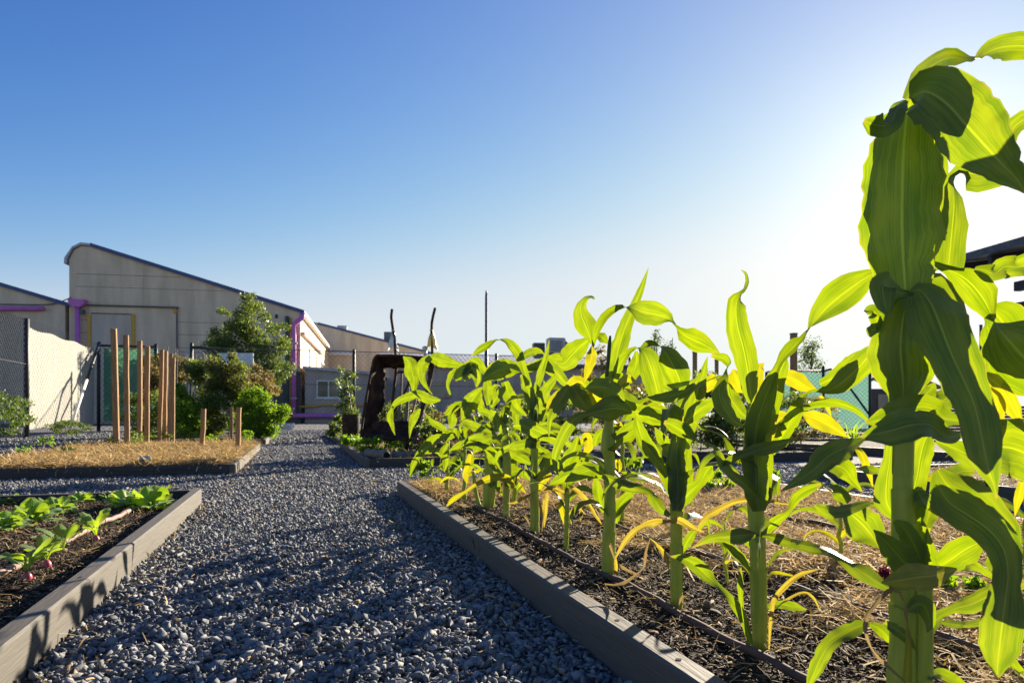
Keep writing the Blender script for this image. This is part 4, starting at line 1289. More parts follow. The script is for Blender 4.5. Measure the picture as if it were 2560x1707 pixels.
shade_leaf(D, dD, 'Z4', [(1118, 1100, 30, 0), (1060, 1070, 120, 0), (980, 1065, 185, 0), (890, 1085, 140, 0), (810, 1110, 20, 0)], -.03, -.07, .05, 15, 1.0)
shade_leaf(D, dD, 'Z4', [(700, 905, 50, 0), (745, 985, 135, 0), (800, 1045, 90, 0), (855, 1090, 8, 0)], .0, -.03, .05, 16, 1.0)
shade_leaf(C_, dC, 'Y5', [(650, 420, 70, 0), (655, 280, 125, 0), (650, 150, 130, 0), (640, 30, 110, 0), (645, -40, 10, 0)], .0, -.02, .04, 17)
# ---- small plant between
dE = 2.34
E = corn_thing('small thin corn plant with a split yellow leaf, between two bigger plants', 1415, 1377, dE)
stalk(E, 'W5', [(1425, 1690, 34), (1428, 1600, 36), (1432, 1480, 34), (1436, 1340, 34), (1440, 1200, 28), (1445, 1080, 16)], dE)
leaves(E, dE, [
    ('W5', [(1436, 1500, 26, 0), (1410, 1420, 44, 0), (1390, 1330, 50, 0), (1395, 1280, 10, 0)], .0, YEL),
    ('W5', [(1440, 1300, 26, 0), (1490, 1230, 46, 0), (1560, 1190, 50, 0), (1640, 1230, 30, 0), (1680, 1330, 6, 0)], .0, GREEN),
    ('W5', [(1440, 1200, 24, 0), (1410, 1110, 60, 0), (1380, 1030, 66, 0), (1360, 950, 50, 0), (1375, 880, 8, 0)], .0, GREEN),
    ('W5', [(1445, 1150, 26, 0), (1470, 1050, 60, 0), (1510, 980, 60, 0), (1540, 900, 10, 0)], .0, GREEN),
    ('W5', [(1435, 1420, 20, 0), (1480, 1360, 40, 0), (1530, 1350, 30, 0), (1580, 1400, 6, 0)], .0, ORA),
    ('W5', [(1440, 1240, 20, 0), (1380, 1210, 50, 0), (1310, 1190, 56, 0), (1250, 1210, 8, 0)], .0, ORA),
])

# ---- fifth plant
dF = 2.71
Fp = corn_thing('corn plant with a sharp spear leaf at its centre, fifth big one along the row', 1337, 1330, dF)
stalk(Fp, 'W5', [(1183, 1560, 70), (1183, 1400, 66), (1180, 1250, 66), (1178, 1100, 60), (1178, 980, 54), (1180, 840, 60), (1180, 720, 60), (1175, 600, 36)], dF)
leaves(Fp, dF, [
    ('W5', [(1180, 880, 60, 0), (1180, 800, 95, 0), (1172, 700, 90, 0), (1172, 600, 70, 0), (1170, 480, 50, 0), (1150, 400, 10, 0)], .0, GREEN, -.02),
    ('Z4', [(440, 1150, 66, 0), (465, 1030, 85, 0), (520, 930, 70, 0), (565, 870, 50, 0), (592, 825, 8, 0)], .0, GREEN, -.01),
    ('Z4', [(440, 980, 36, 0), (478, 830, 52, 0), (518, 700, 34, 0), (541, 592, 3, 0)], .0, GREEN, .02),
    ('Z4', [(435, 1130, 55, 0), (402, 970, 82, 0), (372, 885, 64, 0), (345, 830, 18, 0)], .0, GREEN, .01),
    ('Z4', [(402, 900, 36, 0), (362, 790, 48, 0), (325, 690, 70, 0), (275, 620, 64, 0), (210, 588, 30, 60), (150, 602, 54, 120), (60, 655, 52, 170), (-4, 697, 4, 180)], -.03, GREEN, .02),
    ('Z4', [(338, 722, 16, 0), (395, 682, 62, 0), (455, 663, 46, 0), (502, 682, 8, 0)], .02, GREEN, .03),
    ('Z4', [(288, 1190, 16, 0), (360, 1185, 105, 0), (440, 1215, 105, 0), (530, 1260, 85, 20), (610, 1290, 56, 40), (700, 1330, 44, 30), (780, 1410, 48, 0), (852, 1462, 8, 0)], -.08, GREEN, -.05),
    ('Z4', [(480, 1170, 16, 0), (510, 1110, 60, 0), (550, 1090, 50, 0), (575, 1100, 8, 0)], .02, GREEN, .02),
    ('Z4', [(430, 1280, 30, 0), (370, 1310, 66, 20), (300, 1330, 66, 0), (260, 1350, 10, 0)], .0, GREEN, -.03),
    ('Z4', [(450, 1330, 30, 0), (520, 1390, 66, 0), (570, 1460, 60, 0), (600, 1530, 8, 0)], .0, GREEN, .0),
    ('W5', [(1190, 1130, 26, 0), (1240, 1060, 60, 0), (1270, 990, 70, 0), (1260, 940, 10, 0)], .0, GREEN, -.02),
    ('W5', [(1200, 1230, 20, 0), (1240, 1140, 60, 0), (1290, 1090, 50, 0), (1300, 1060, 8, 0)], .0, YEL, .0),
    ('W5', [(1195, 1215, 12, 0), (1110, 1260, 40, 0), (1020, 1305, 30, 0), (930, 1305, 6, 0)], -.03, ORA, -.05),
    ('W5', [(1200, 1210, 26, 0), (1290, 1195, 60, 0), (1360, 1210, 60, 0), (1400, 1290, 40, 0), (1440, 1380, 8, 0)], .03, ORA, .0),
    ('W5', [(1255, 1500, 20, 0), (1262, 1380, 66, 0), (1270, 1270, 66, 0), (1285, 1220, 10, 0)], .02, ORA, -.01),
    ('W5', [(1210, 1240, 16, 0), (1225, 1330, 30, 0), (1240, 1440, 30, 0), (1240, 1530, 6, 0)], .0, DRY, -.03),
    ('W5', [(1150, 1000, 26, 0), (1080, 960, 66, 0), (1020, 930, 60, 0), (985, 900, 8, 0)], .0, GREEN, .04),
    ('W5', [(1150, 1500, 12, 0), (1120, 1430, 30, 0), (1085, 1400, 6, 0)], .0, DRY, .0),
])

# ---- sixth plant
dG = 3.07
Gp = corn_thing('corn plant with a yellow leaf sagging across its slim stalk, sixth along the row', 1265, 1295, dG)
stalk(Gp, 'W5', [(957, 1430, 52), (958, 1300, 50), (962, 1180, 52), (965, 1080, 66), (962, 960, 70), (955, 840, 56), (950, 720, 40)], dG)
leaves(Gp, dG, [
    ('Z4', [(348, 800, 16, 0), (275, 790, 110, 0), (195, 795, 145, 0), (120, 835, 90, 0), (68, 884, 4, 0)], -.04, GREEN, -.04),
    ('Z4', [(272, 745, 14, 0), (350, 785, 55, 20), (440, 780, 80, 30), (520, 765, 105, 10), (590, 815, 80, 0), (650, 880, 60, 0), (722, 955, 8, 0)], -.06, GREEN, -.03),
    ('Z4', [(228, 880, 50, 0), (258, 970, 90, 0), (305, 1060, 80, 0), (382, 1118, 10, 0)], .0, GREEN, .03),
    ('W5', [(1112, 1230, 6, 0), (1045, 1165, 52, 0), (965, 1118, 62, 0), (880, 1105, 62, 0), (800, 1125, 54, 0), (720, 1165, 34, 20), (640, 1220, 26, 20), (540, 1280, 40, 0), (490, 1335, 8, 0)], -.04, YEL, -.05),
    ('W5', [(1140, 972, 10, 0), (1075, 920, 75, 10), (1015, 860, 80, 20), (985, 805, 50, 60), (930, 792, 60, 20), (872, 795, 8, 0)], -.02, GREEN, -.03),
    ('W5', [(935, 1030, 16, 0), (890, 960, 66, 0), (840, 910, 62, 0), (785, 888, 12, 0)], .0, GREEN, -.01),
    ('W5', [(980, 1050, 60, 0), (1010, 950, 76, 0), (1035, 900, 40, 0), (1050, 850, 6, 0)], .0, GREEN, -.01),
    ('W5', [(872, 790, 24, 0), (810, 815, 92, 0), (740, 870, 76, 0), (695, 922, 6, 0)], -.02, GREEN, -.03),
    ('W5', [(878, 768, 14, 0), (770, 735, 55, 20), (690, 700, 76, 0), (630, 685, 60, 40), (600, 715, 36, 60), (605, 760, 5, 0)], .0, GREEN, -.03),
    ('W5', [(735, 585, 14, 0), (800, 595, 62, 0), (858, 625, 72, 0), (888, 690, 60, 0), (868, 755, 12, 0)], .0, GREEN, -.02),
    ('W5', [(955, 860, 50, 0), (940, 760, 76, 0), (930, 660, 70, 0), (950, 580, 50, 0), (985, 520, 8, 0)], .02, GREEN, .0),
    ('W5', [(830, 540, 50, 0), (812, 450, 66, 0), (812, 370, 66, 0), (820, 320, 10, 0)], .02, GREEN, .0),
    ('W5', [(840, 560, 30, 0), (880, 490, 60, 0), (930, 420, 50, 0), (950, 390, 6, 0)], .0, GREEN, .0),
    ('W5', [(970, 1110, 30, 0), (1020, 1060, 60, 0), (1090, 1080, 60, 0), (1140, 1130, 8, 0)], .02, GREEN, .02),
    ('W5', [(940, 1100, 30, 0), (880, 1040, 60, 0), (840, 970, 60, 0), (800, 900, 10, 0)], .02, GREEN, .03),
])

# ---- seventh, squat, with broad flattened stem
dH = 3.4
Hp = corn_thing('corn plant with a broad dark stem base and tangled leaves, seventh along the row', 1222, 1272, dH)
stalk(Hp, 'W5', [(818, 1375, 78), (822, 1280, 92), (825, 1160, 88), (822, 1040, 66), (815, 900, 56), (810, 760, 50), (800, 600, 40)], dH)
stalk(Hp, 'W5', [(765, 1365, 30), (730, 1270, 30), (712, 1170, 30), (700, 1060, 26)], dH, 'side_shoot')
leaves(Hp, dH, [
    ('Z3', [(872, 652, 18, 0), (945, 655, 105, 0), (1035, 682, 80, 0), (1110, 697, 40, 0), (1165, 690, 4, 0)], .0, GREEN, .2),
    ('Z3', [(895, 640, 40, 0), (842, 690, 85, 0), (826, 770, 62, 0), (852, 850, 32, 0), (908, 922, 4, 0)], .0, GREEN, .18),
    ('Z3', [(688, 636, 8, 0), (740, 690, 100, 0), (757, 770, 110, 0), (770, 830, 70, 0), (765, 910, 20, 0)], .0, GREEN, .25),
    ('Z3', [(968, 965, 14, 0), (880, 958, 75, 0), (800, 920, 66, 0), (720, 945, 64, 0), (650, 975, 52, 0), (600, 1020, 20, 0)], .0, GREEN, .1),
    ('Z3', [(612, 1010, 14, 0), (588, 1080, 48, 0), (605, 1160, 32, 0), (626, 1228, 3, 0)], .0, GREEN, .1),
    ('Z3', [(815, 1030, 16, 0), (772, 1090, 66, 0), (745, 1170, 34, 0), (735, 1252, 3, 0)], .0, GREEN, .12),
    ('Z3', [(1128, 1120, 12, 0), (1180, 1010, 118, 0), (1240, 925, 95, 0), (1282, 868, 12, 0)], .0, GREEN, -.02),
    ('Z3', [(1078, 815, 24, 0), (1120, 762, 95, 0), (1195, 672, 34, 0)], .0, GREEN, .05),
    ('Z3', [(1188, 660, 18, 0), (1240, 680, 76, 0), (1292, 740, 52, 0), (1312, 795, 8, 0)], .0, GREEN, .05),
    ('Z3', [(1015, 1222, 18, 0), (935, 1258, 75, 0), (860, 1312, 66, 0), (800, 1385, 50, 0), (762, 1455, 38, 0), (733, 1555, 4, 0)], .0, GREEN, .05),
    ('Z3', [(1165, 1310, 16, 0), (1245, 1290, 105, 0), (1330, 1262, 70, 0), (1395, 1235, 8, 0)], .0, GREEN, -.03),
    ('W5', [(682, 925, 50, 0), (668, 1010, 66, 0), (642, 1085, 54, 0), (655, 1155, 14, 0)], .0, YEL, .03),
    ('W5', [(628, 518, 24, 0), (545, 560, 66, 0), (465, 645, 10, 0)], .0, GREEN, .04),
    ('W5', [(528, 600, 40, 0), (535, 660, 75, 0), (522, 725, 14, 0)], .0, GREEN, .08),
    ('W5', [(502, 748, 14, 0), (440, 710, 54, 0), (382, 675, 42, 0), (332, 615, 5, 0)], .0, GREEN, .08),
    ('W5', [(505, 840, 20, 0), (465, 900, 54, 0), (482, 985, 54, 0), (474, 1060, 6, 0)], .0, GREEN, .06),
    ('W5', [(435, 890, 30, 0), (355, 898, 48, 0), (285, 922, 10, 0)], .0, GREEN, .08),
    ('W5', [(700, 800, 20, 0), (640, 840, 60, 0), (580, 860, 50, 0), (510, 900, 8, 0)], .0, GREEN, .1),
    ('W5', [(800, 640, 40, 0), (760, 560, 60, 0), (735, 480, 60, 0), (700, 430, 8, 0)], .0, GREEN, .08),
    ('W5', [(560, 720, 30, 0), (540, 760, 66, 0), (500, 790, 60, 0), (480, 830, 8, 0)], .0, GREEN, .1),
    ('W5', [(830, 1180, 30, 0), (870, 1130, 50, 0), (900, 1200, 44, 0), (930, 1250, 5, 0)], .0, GREEN, -.04),
    ('W5', [(660, 340, 60, 0), (640, 300, 60, 0), (690, 250, 90, 0), (730, 330, 70, 0), (725, 400, 10, 0)], .0, GREEN, .05),
    ('W5', [(550, 340, 16, 0), (590, 290, 70, 0), (650, 250, 70, 0), (680, 200, 8, 0)], .0, GREEN, .06),
    ('W5', [(520, 460, 16, 0), (500, 380, 28, 0), (530, 290, 40, 0), (560, 250, 8, 0)], .0, GREEN, .1),
])

# ---- more plants down the row, partly hidden: leaves arch out in every direction


def free_corn(label, x, y, h, nl, seed, group='corn plants along the front row', z0=.078, scale=1.0, rad=.013):
    rr = random.Random(seed)
    t = thing('corn_plant', label, 'corn plant', (x, y, z0), group)
    mb = MB()
    pts = [np.array([x + rr.uniform(-.006, .006), y + rr.uniform(-.006, .006), z0 - .03 + (h * .72 + .03) * k / 9]) for k in range(10)]
    mb.tube(pts, [rad * (1 - .055 * k) for k in range(10)], 10)
    o = mb.build('stalk', M['green_stem'], t, True, origin=(x, y, z0))
    o.data.uv_layers.new(name='uv')
    az = rr.uniform(0, 6)
    for k in range(nl):
        f = (k + 1) / nl
        az += PI + rr.uniform(-.7, .7)
        zb = z0 + h * (.08 + .62 * f)
        L = h * rr.uniform(.42, .62) * (1 - .25 * abs(f - .6))
        put('leaf', free_leaf((x, y, zb), az, L, rr.uniform(.038, .058) * scale * (.65 + .5 * f), rr.uniform(.75, 1.25) * (.6 + .5 * f), rr.uniform(1.5, 2.7), rr),
            t, YEL if (f < .3 and rr.random() < .6) else GREEN, True)
    return t


rowX = .893
free_corn('corn plant half hidden by the tangled seventh plant, far end of the row', rowX - .02, 3.62, .52, 9, 21)
free_corn('corn plant at the far left end of the row, leaning over the straw', rowX - .05, 3.92, .46, 9, 35, scale=.9)
free_corn('low corn plant at the back of the row behind the sixth plant', rowX + .18, 3.35, .52, 8, 41)
free_corn('low corn plant in the straw behind the fifth big plant', rowX + .34, 3.05, .50, 8, 52, scale=.85)
free_corn('corn plant rising behind the fourth plant of the row', rowX + .42, 2.6, .60, 8, 64)
free_corn('corn plant growing behind the third plant, its leaves in full sun', rowX + .5, 2.3, .55, 8, 77, scale=.9)
free_corn('small corn plant in the straw left of the tallest plant', 1.62, 1.72, .33, 7, 88, 'small corn plants in the straw', .082, .55, .008)
free_corn('small corn plant in the straw under the drooping leaf at far right', 1.75, 1.25, .40, 7, 97, 'small corn plants in the straw', .082, .6, .008)
free_corn('young corn seedling near the far corner of the corn bed', .78, 4.05, .22, 5, 104, 'small corn plants in the straw', .082, .4, .005)
free_corn('thin corn seedling just right of the second plant of the row', 1.13, 1.62, .25, 5, 119, 'small corn plants in the straw', .082, .42, .005)


# lower and middle blades filling the row between the big arching leaves
def extra_blades(plant, n, z0, z1, seed, L0=.17, L1=.30):
    rr = random.Random(seed)
    x, y, zb = plant.location
    az = rr.uniform(0, 6)
    for k in range(n):
        az += 2.4 + rr.uniform(-.5, .5)
        z = z0 + (z1 - z0) * (k + .5) / n
        V, F, uv = free_leaf((0, 0, z - zb), az, rr.uniform(L0, L1), rr.uniform(.03, .046), rr.uniform(.55, 1.15), rr.uniform(1.5, 2.8), rr, .8)
        link('leaf', mesh_np('leaf', V, F, M[YEL if rr.random() < .12 else GREEN], True, uv), plant)


for pl_, n_, a_, b_, s_ in ((B, 4, .26, .52, 1), (C_, 6, .24, .58, 2), (D, 7, .22, .62, 3), (Fp, 8, .2, .6, 4), (Gp, 9, .18, .62, 5), (Hp, 12, .16, .66, 6), (E, 4, .2, .4, 7)):
    extra_blades(pl_, n_, a_, b_, s_ * 13)

# ================================================================== BUILDINGS (turned 6.5 degrees from the garden)
UD = -.981 * RIGHT - .192 * FWD          # along the gable wall to the left
UD /= np.linalg.norm(UD)
VD = -.1916 * RIGHT + .981 * FWD         # receding
VD /= np.linalg.norm(VD)
BO = W(751, HZ, 40.0)
BO[2] = 0
BRZ = math.atan2(-UD[1], -UD[0])         # building frame: x = -u (to the right), y = receding


def bl(u, v, z):
    """Local building coordinates."""
    return (-u, v, z)


def wall_uv(ox, oy):
    """Point of the gable wall plane seen at overview pixel (ox, oy)."""
    k = (ox - 1176) / 1568.0
    u = (-12.4 - 40 * k) / (.981 - .192 * k)
    d = 40 - .192 * u
    return u, .55 + (950 - oy) * d / 1568.0


def building(name, label, loc, cat='building'):
    return thing(name, label, cat, loc, None, BRZ)


def sawtooth(parent, u0, w, eave, peak, depth, v0=0.0, roofmat='clad_roof'):
    k = (peak - eave) / (w * .91)
    prof = [(u0, 0), (u0, eave), (u0 + w * .91, peak), (u0 + w * .95, peak + .03), (u0 + w * .98, peak - .22), (u0 + w, peak - .75), (u0 + w, 0)]
    mb = MB()
    mb.prism([bl(u, v0, z) for u, z in prof], (0, depth, 0))
    mb.build('wall', M['clad'], parent)
    # roof sheet with overhang and curved cap
    top = [(u0 - .25, eave - .06), (u0 + w * .91, peak + .03), (u0 + w * .95, peak + .07), (u0 + w * .985, peak - .18), (u0 + w + .07, peak - .72), (u0 + w + .1, peak - 1.0)]
    th = [(u, z + .13) for u, z in top]
    th[-1] = (top[-1][0] + .12, top[-1][1])
    th[-2] = (top[-2][0] + .13, top[-2][1] + .04)
    mb = MB()
    mb.prism([bl(u, v0 - .12, z) for u, z in top + th[::-1]], (0, depth + .24, 0))
    r = mb.build('roof', M[roofmat], parent)
    # barge edge along the slope
    a, b = top[0], top[1]
    mb = MB()
    mb.prism([bl(a[0] + .02, v0 - .16, a[1] - .05), bl(b[0], v0 - .16, b[1] - .05), bl(b[0], v0 - .16, b[1] + .16), bl(a[0] + .02, v0 - .16, a[1] + .16)], (0, .037, 0))
    mb.build('roof_edge', M['roof_edge'], r)
    return r


main = building('warehouse', 'cream ribbed metal warehouse with tall gable, yellow framed door and purple corner pipe', tuple(BO))
sawtooth(main, 0, 12.25, 6.5, 9.8, 23)
# base band of darker masonry
mb = MB()
mb.box(bl(2.6, -.07, 0), bl(-.03, 0, 3.0))
mb.build('plinth', M['plinth'], main)


def on_wall(o0, o1, proud, mat, name, parent=main, back=0.0, bev=0.0):
    (u0, z1), (u1, z0) = wall_uv(*o0), wall_uv(*o1)
    mb = MB()
    mb.box(bl(max(u0, u1), -proud, max(z0, 0)), bl(min(u0, u1), -back, z1), bev)
    return mb.build(name, M[mat], parent)


panel = on_wall((207, 706), (407, 968), .10, 'clad', 'sliding_panel')
door = on_wall((213, 723), (304, 968), .14, 'clad_door', 'door', back=.103)
on_wall((204, 722), (211, 968), .17, 'yellow_paint', 'door_frame', parent=door, back=.143)
on_wall((305, 722), (312, 968), .17, 'yellow_paint', 'door_frame', parent=door, back=.143)
on_wall((211, 719), (306, 723.4), .16, 'dark_steel', 'door_head', parent=door, back=.11)
on_wall((200, 702), (412, 706), .24, 'dark_steel', 'door_rail', parent=panel)
on_wall((406, 706), (409, 968), .13, 'dark_steel', 'panel_edge', parent=panel, back=.11)
for seam in (640, 668, 742, 770, 800, 840):
    u0, z = wall_uv(500, seam)
    mb = MB()
    lo = max(.05, (z - 6.35) / .297)
    mb.box(bl(11.9, -.012, z - .008), bl(lo, -.004, z + .008))
    mb.build('cladding_seam', M['plinth'], main)
u0, z0 = wall_uv(660, 727)
mb = MB(); mb.tube([bl(u0, -.12, z0), bl(u0, -.12, .2)], .11, 8)
gp_ = mb.build('green_pipe', M['green_paint'], main, True)
mb = MB(); mb.tube([bl(u0 - .17, -.1, z0 - .1), bl(u0 - .17, -.1, .2)], .05, 8)
mb.build('gas_pipe', M['yellow_paint'], main, True)
ua, za = wall_uv(690, 722)
ub, zb = wall_uv(676, 748)
mb = MB(); mb.tube([bl(-.22, -.1, za + .05), bl(-.1, -.22, za - .25), bl(ub + .02, -.3, zb), bl(ub, -.3, zb - .6), bl(ub, -.3, .55)], .145, 12)
dp = mb.build('downpipe', M['purple'], main, True)
mb = MB(); mb.tube([bl(ub + .1, -.3, .45), bl(-3.2, -.3, .42)], .14, 10)
mb.build('ground_pipe', M['purple'], main, True)
# hopper and pipe at the left
uh, zh = wall_uv(183, 690)
_, zh2 = wall_uv(183, 706)
mb = MB()
mb.prism([bl(uh + .42, -.5, zh), bl(uh - .42, -.5, zh), bl(uh - .36, -.5, zh - .28), bl(uh - .16, -.5, zh2 - .05), bl(uh + .16, -.5, zh2 - .05), bl(uh + .36, -.5, zh - .28)], (0, .48, 0))
hop = mb.build('rain_hopper', M['purple'], main)
mb = MB(); mb.tube([bl(uh, -.26, zh2), bl(uh, -.26, .2)], .13, 10)
mb.build('downpipe', M['purple'], main, True)
for k, zz in enumerate((1.4, 3.0, 4.6)):
    mb = MB(); mb.box(bl(ub + .2, -.46, zz), bl(ub - .2, -.004, zz + .08), .01)
    mb.build('pipe_bracket', M['grey_metal'], dp)
for oxj in (330,):
    uj, _ = wall_uv(oxj, 800)
    mb = MB(); mb.box(bl(uj + .008, -.008, 3.05), bl(uj - .008, -.003, 6.35 + .297 * uj - .2))
    mb.build('cladding_joint', M['clad_lean'], main)
uk, zk = wall_uv(636, 727)
mb = MB(); mb.box(bl(uk + .1, -.06, zk - .1), bl(uk - .05, -.003, zk + .12), .01); mb.build('wall_vent', M['black_metal'], main)
ul_, zl_ = wall_uv(192, 716)
mb = MB(); mb.prism([bl(ul_ + .12, -.35, zl_), bl(ul_ - .1, -.35, zl_ + .05), bl(ul_ - .1, -.02, zl_ + .12), bl(ul_ + .12, -.02, zl_ + .1)], (0, 0, -.22)); mb.build('flood_lamp', M['dark_steel'], main)
uk, zk = wall_uv(404, 715)
mb = MB(); mb.box(bl(uk + .1, -.22, zk - .12), bl(uk - .1, -.136, zk + .1), .02); mb.build('rail_stop', M['yellow_paint'], panel)
# side wall: gutter, awning rail, door and window trims
mb = MB(); mb.box(bl(-.02, .1, 6.28), bl(-.3, 23.2, 6.5), .03)
mb.build('gutter', M['white_paint'], main)
mb = MB(); mb.box(bl(0, .3, 5.2), bl(-.22, 14, 5.38), .02)
mb.build('conduit', M['clad_door'], main)
for vv, za_, zb_ in ((5.0, 3.0, 4.9), (10.5, 3.0, 4.8)):
    mb = MB(); mb.box(bl(-.004, vv, za_), bl(-.06, vv + .22, zb_))
    mb.build('wall_post', M['clad_door'], main)
mb = MB(); mb.box(bl(-.004, 14.5, 3.3), bl(-.08, 17, 4.7), .02)
wf = mb.build('side_window', M['white_paint'], main)
mb = MB(); mb.box(bl(-.083, 14.7, 3.45), bl(-.10, 16.8, 4.55))
mb.build('pane', M['glass'], wf)

left = building('warehouse', 'neighbouring cream warehouse bay at far left with a sagging cable and short purple pipe', tuple(BO + UD * 12.45))
sawtooth(left, 0, 12.25, 6.55, 9.85, 23)
uo = 12.45
ua, za = wall_uv(-80, 710)
ub, zb = wall_uv(105, 710)
mb = MB(); mb.tube([bl(ua - uo, -.2, za), bl(ub - uo, -.2, zb)], .12, 10)
mb.build('purple_pipe', M['purple'], left, True)
pts = []
for ox, oy in ((-40, 698), (40, 700), (110, 700), (140, 694), (165, 684)):
    u, z = wall_uv(ox, oy)
    pts.append(bl(u - uo, -.1, z))
mb = MB(); mb.tube(catmull(pts, 20), .03, 6)
mb.build('cable', M['dark_steel'], left, True)
mb = MB(); mb.tube([bl(6.2, -.3, .1), bl(6.2, -.3, 4.6)], .13, 10)
mb.build('downpipe', M['purple'], left, True)

far = building('warehouse', 'farther cream warehouse whose curved roof end shows past the lit side wall', tuple(BO + VD * 23.4 + UD * -9.6))
sawtooth(far, 0, 11.6, 6.2, 8.75, 14)
mb = MB(); mb.box(bl(8.9, .3, 8.0), bl(8.0, 1.4, 8.75), .05)
mb.build('roof_vent', M['grey_metal'], far)
mb = MB(); mb.box(bl(4.6, 1.0, 7.3), bl(3.55, 2.0, 8.35), .05)
mb.build('roof_unit', M['dark_steel'], far)
mb = MB(); mb.box(bl(9.6, -.5, 5.9), bl(7.2, -.004, 6.2), .03)
mb.build('awning', M['white_paint'], far)

lean = building('lean_to_shed', 'low grey lean-to with a wide window and a yellow pipe, against the warehouse', tuple(BO + UD * -.25 + VD * .05), 'shed')
mb = MB()
mb.prism([bl(0, 0, 0), bl(0, 0, 3.2), bl(-4.6, 0, 2.85), bl(-4.6, 0, 0)], (0, 6, 0))
mb.build('wall', M['clad_lean'], lean)
mb = MB()
mb.prism([bl(.12, -.25, 3.17), bl(.12, -.25, 3.33), bl(-4.8, -.25, 2.97), bl(-4.8, -.25, 2.81)], (0, 6.4, 0))
mb.build('roof', M['clad_roof'], lean)
(u0, z1), (u1, z0) = wall_uv(727, 873), wall_uv(782, 914)
mb = MB()
for a, b in (((u0, z1), (u1, z1 - .07)), ((u0, z0 + .07), (u1, z0)), ((u0, z1 - .07), (u0 - .07, z0 + .07)), ((u1 + .07, z1 - .07), (u1, z0 + .07)), (((u0 + u1) / 2 + .04, z1 - .07), ((u0 + u1) / 2 - .04, z0 + .07))):
    mb.box(bl(a[0] + .25, -.07, b[1]), bl(b[0] + .25, -.003, a[1]))
win = mb.build('window_frame', M['white_paint'], lean)
mb = MB(); mb.box(bl(u0 + .18, -.03, z0 + .07), bl(u1 + .32, -.005, z1 - .07))
mb.build('pane', M['glass'], win)
mb = MB(); mb.box(bl(u0 + .33, -.11, z0 - .07), bl(u1 + .17, -.004, z0 - .003), .01)
mb.build('window_sill', M['white_paint'], win)
_, zy = wall_uv(740, 930)
mb = MB(); mb.tube([bl(.3, -.2, zy - .1), bl(-.6, -.2, zy - .08), bl(-.9, -.2, zy), bl(-4.4, -.2, zy)], .06, 8)
mb.build('gas_pipe', M['yellow_paint'], lean, True)

# long low shed to the right
SO = O(1000, 950, 47)
SO[2] = 0
longs = building('long_shed', 'long low brown shed with a pale metal roof behind the corn', tuple(SO), 'shed')
mb = MB()
mb.prism([bl(3.5, 0, 0), bl(3.5, 0, 4.0), bl(3.5, 4.0, 4.85), bl(3.5, 8, 4.0), bl(3.5, 8, 0)], (20.5, 0, 0))
mb.build('wall', M['clad_lean'], longs)
mb = MB()
mb.prism([bl(3.8, -.4, 3.98), bl(3.8, 4.0, 4.90), bl(3.8, 8.4, 3.98), bl(3.8, 8.4, 4.08), bl(3.8, 4.0, 5.02), bl(3.8, -.4, 4.08)], (21.1, 0, 0))
mb.build('roof', M['clad_roof'], longs)
mb = MB(); mb.box(bl(3.8, -.5, 3.78), bl(-17.3, -.36, 4.0), .02)
mb.build('gutter', M['plinth'], longs)
for i in range(4):
    mb = MB(); mb.box(bl(.5 - 4.6 * i, -.05, 1.6), bl(-1.1 - 4.6 * i, -.003, 2.7), .015)
    mb.build('window', M['glass'], longs)


def roof_unit(label, ox0, ox1, oy0, oy1, d, big):
    p = O((ox0 + ox1) / 2, oy1, d)
    w = (ox1 - ox0) * d / 1568
    h = (oy1 - oy0) * d / 1568
    t = thing('air_conditioner', label, 'air conditioner', tuple(p), 'air conditioners on the shed roof', BRZ)
    mb = MB(); mb.box((-w / 2, -w * .4, 0), (w / 2, w * .4, h), .04)
    mb.build('casing', M['dark_steel'] if not big else M['grey_metal'], t)
    if big:
        mb = MB()
        mb.prism([(w * .5 + .01, -w * .36, h * .1), (w * .5 + .01, -w * .36, h * .8), (w * .5 + w * .35, -w * .36, h * .5), (w * .5 + w * .35, -w * .36, h * .1)], (0, w * .7, 0))
        mb.build('duct', M['dark_steel'], t)
        mb = MB()
        for i in range(5):
            mb.box((-w * .42, -w * .4 - .03, h * (.15 + .14 * i)), (w * .3, -w * .4 - .003, h * (.21 + .14 * i)))
        mb.build('grille', M['dark_steel'], t)
    else:
        mb = MB()
        for i in range(6):
            mb.box((-w * .44, -w * .4 - .02, h * (.1 + .13 * i)), (w * .44, -w * .4 - .003, h * (.16 + .13 * i)))
        mb.build('grille', M['plinth'], t)
    mb = MB()
    mb.box((-w * .4, -w * .3, -.35), (w * .4, w * .3, -.004))
    mb.build('stand', M['dark_steel'], t)


roof_unit('small brown boxy air conditioner on the pale shed roof', 1224, 1250, 788, 812, 48.5, False)
roof_unit('large grey air conditioner with a side duct on the pale shed roof', 1257, 1296, 777, 812, 48.5, True)
p = O(977, 808, 49)
t = thing('roof_ventilator', 'little round whirling ventilator on the pale shed roof', 'ventilator', tuple(p))
mb = MB(); mb.tube([(0, 0, -.3), (0, 0, .12)], .12, 10); mb.build('neck', M['grey_metal'], t, True)
mb = MB(); mb.tube([(0, 0, .124), (0, 0, .2), (0, 0, .36), (0, 0, .42)], [.16, .25, .22, .06], 12); mb.build('cap', M['grey_metal'], t, True)

# ================================================================== FENCES
FH = 2.72


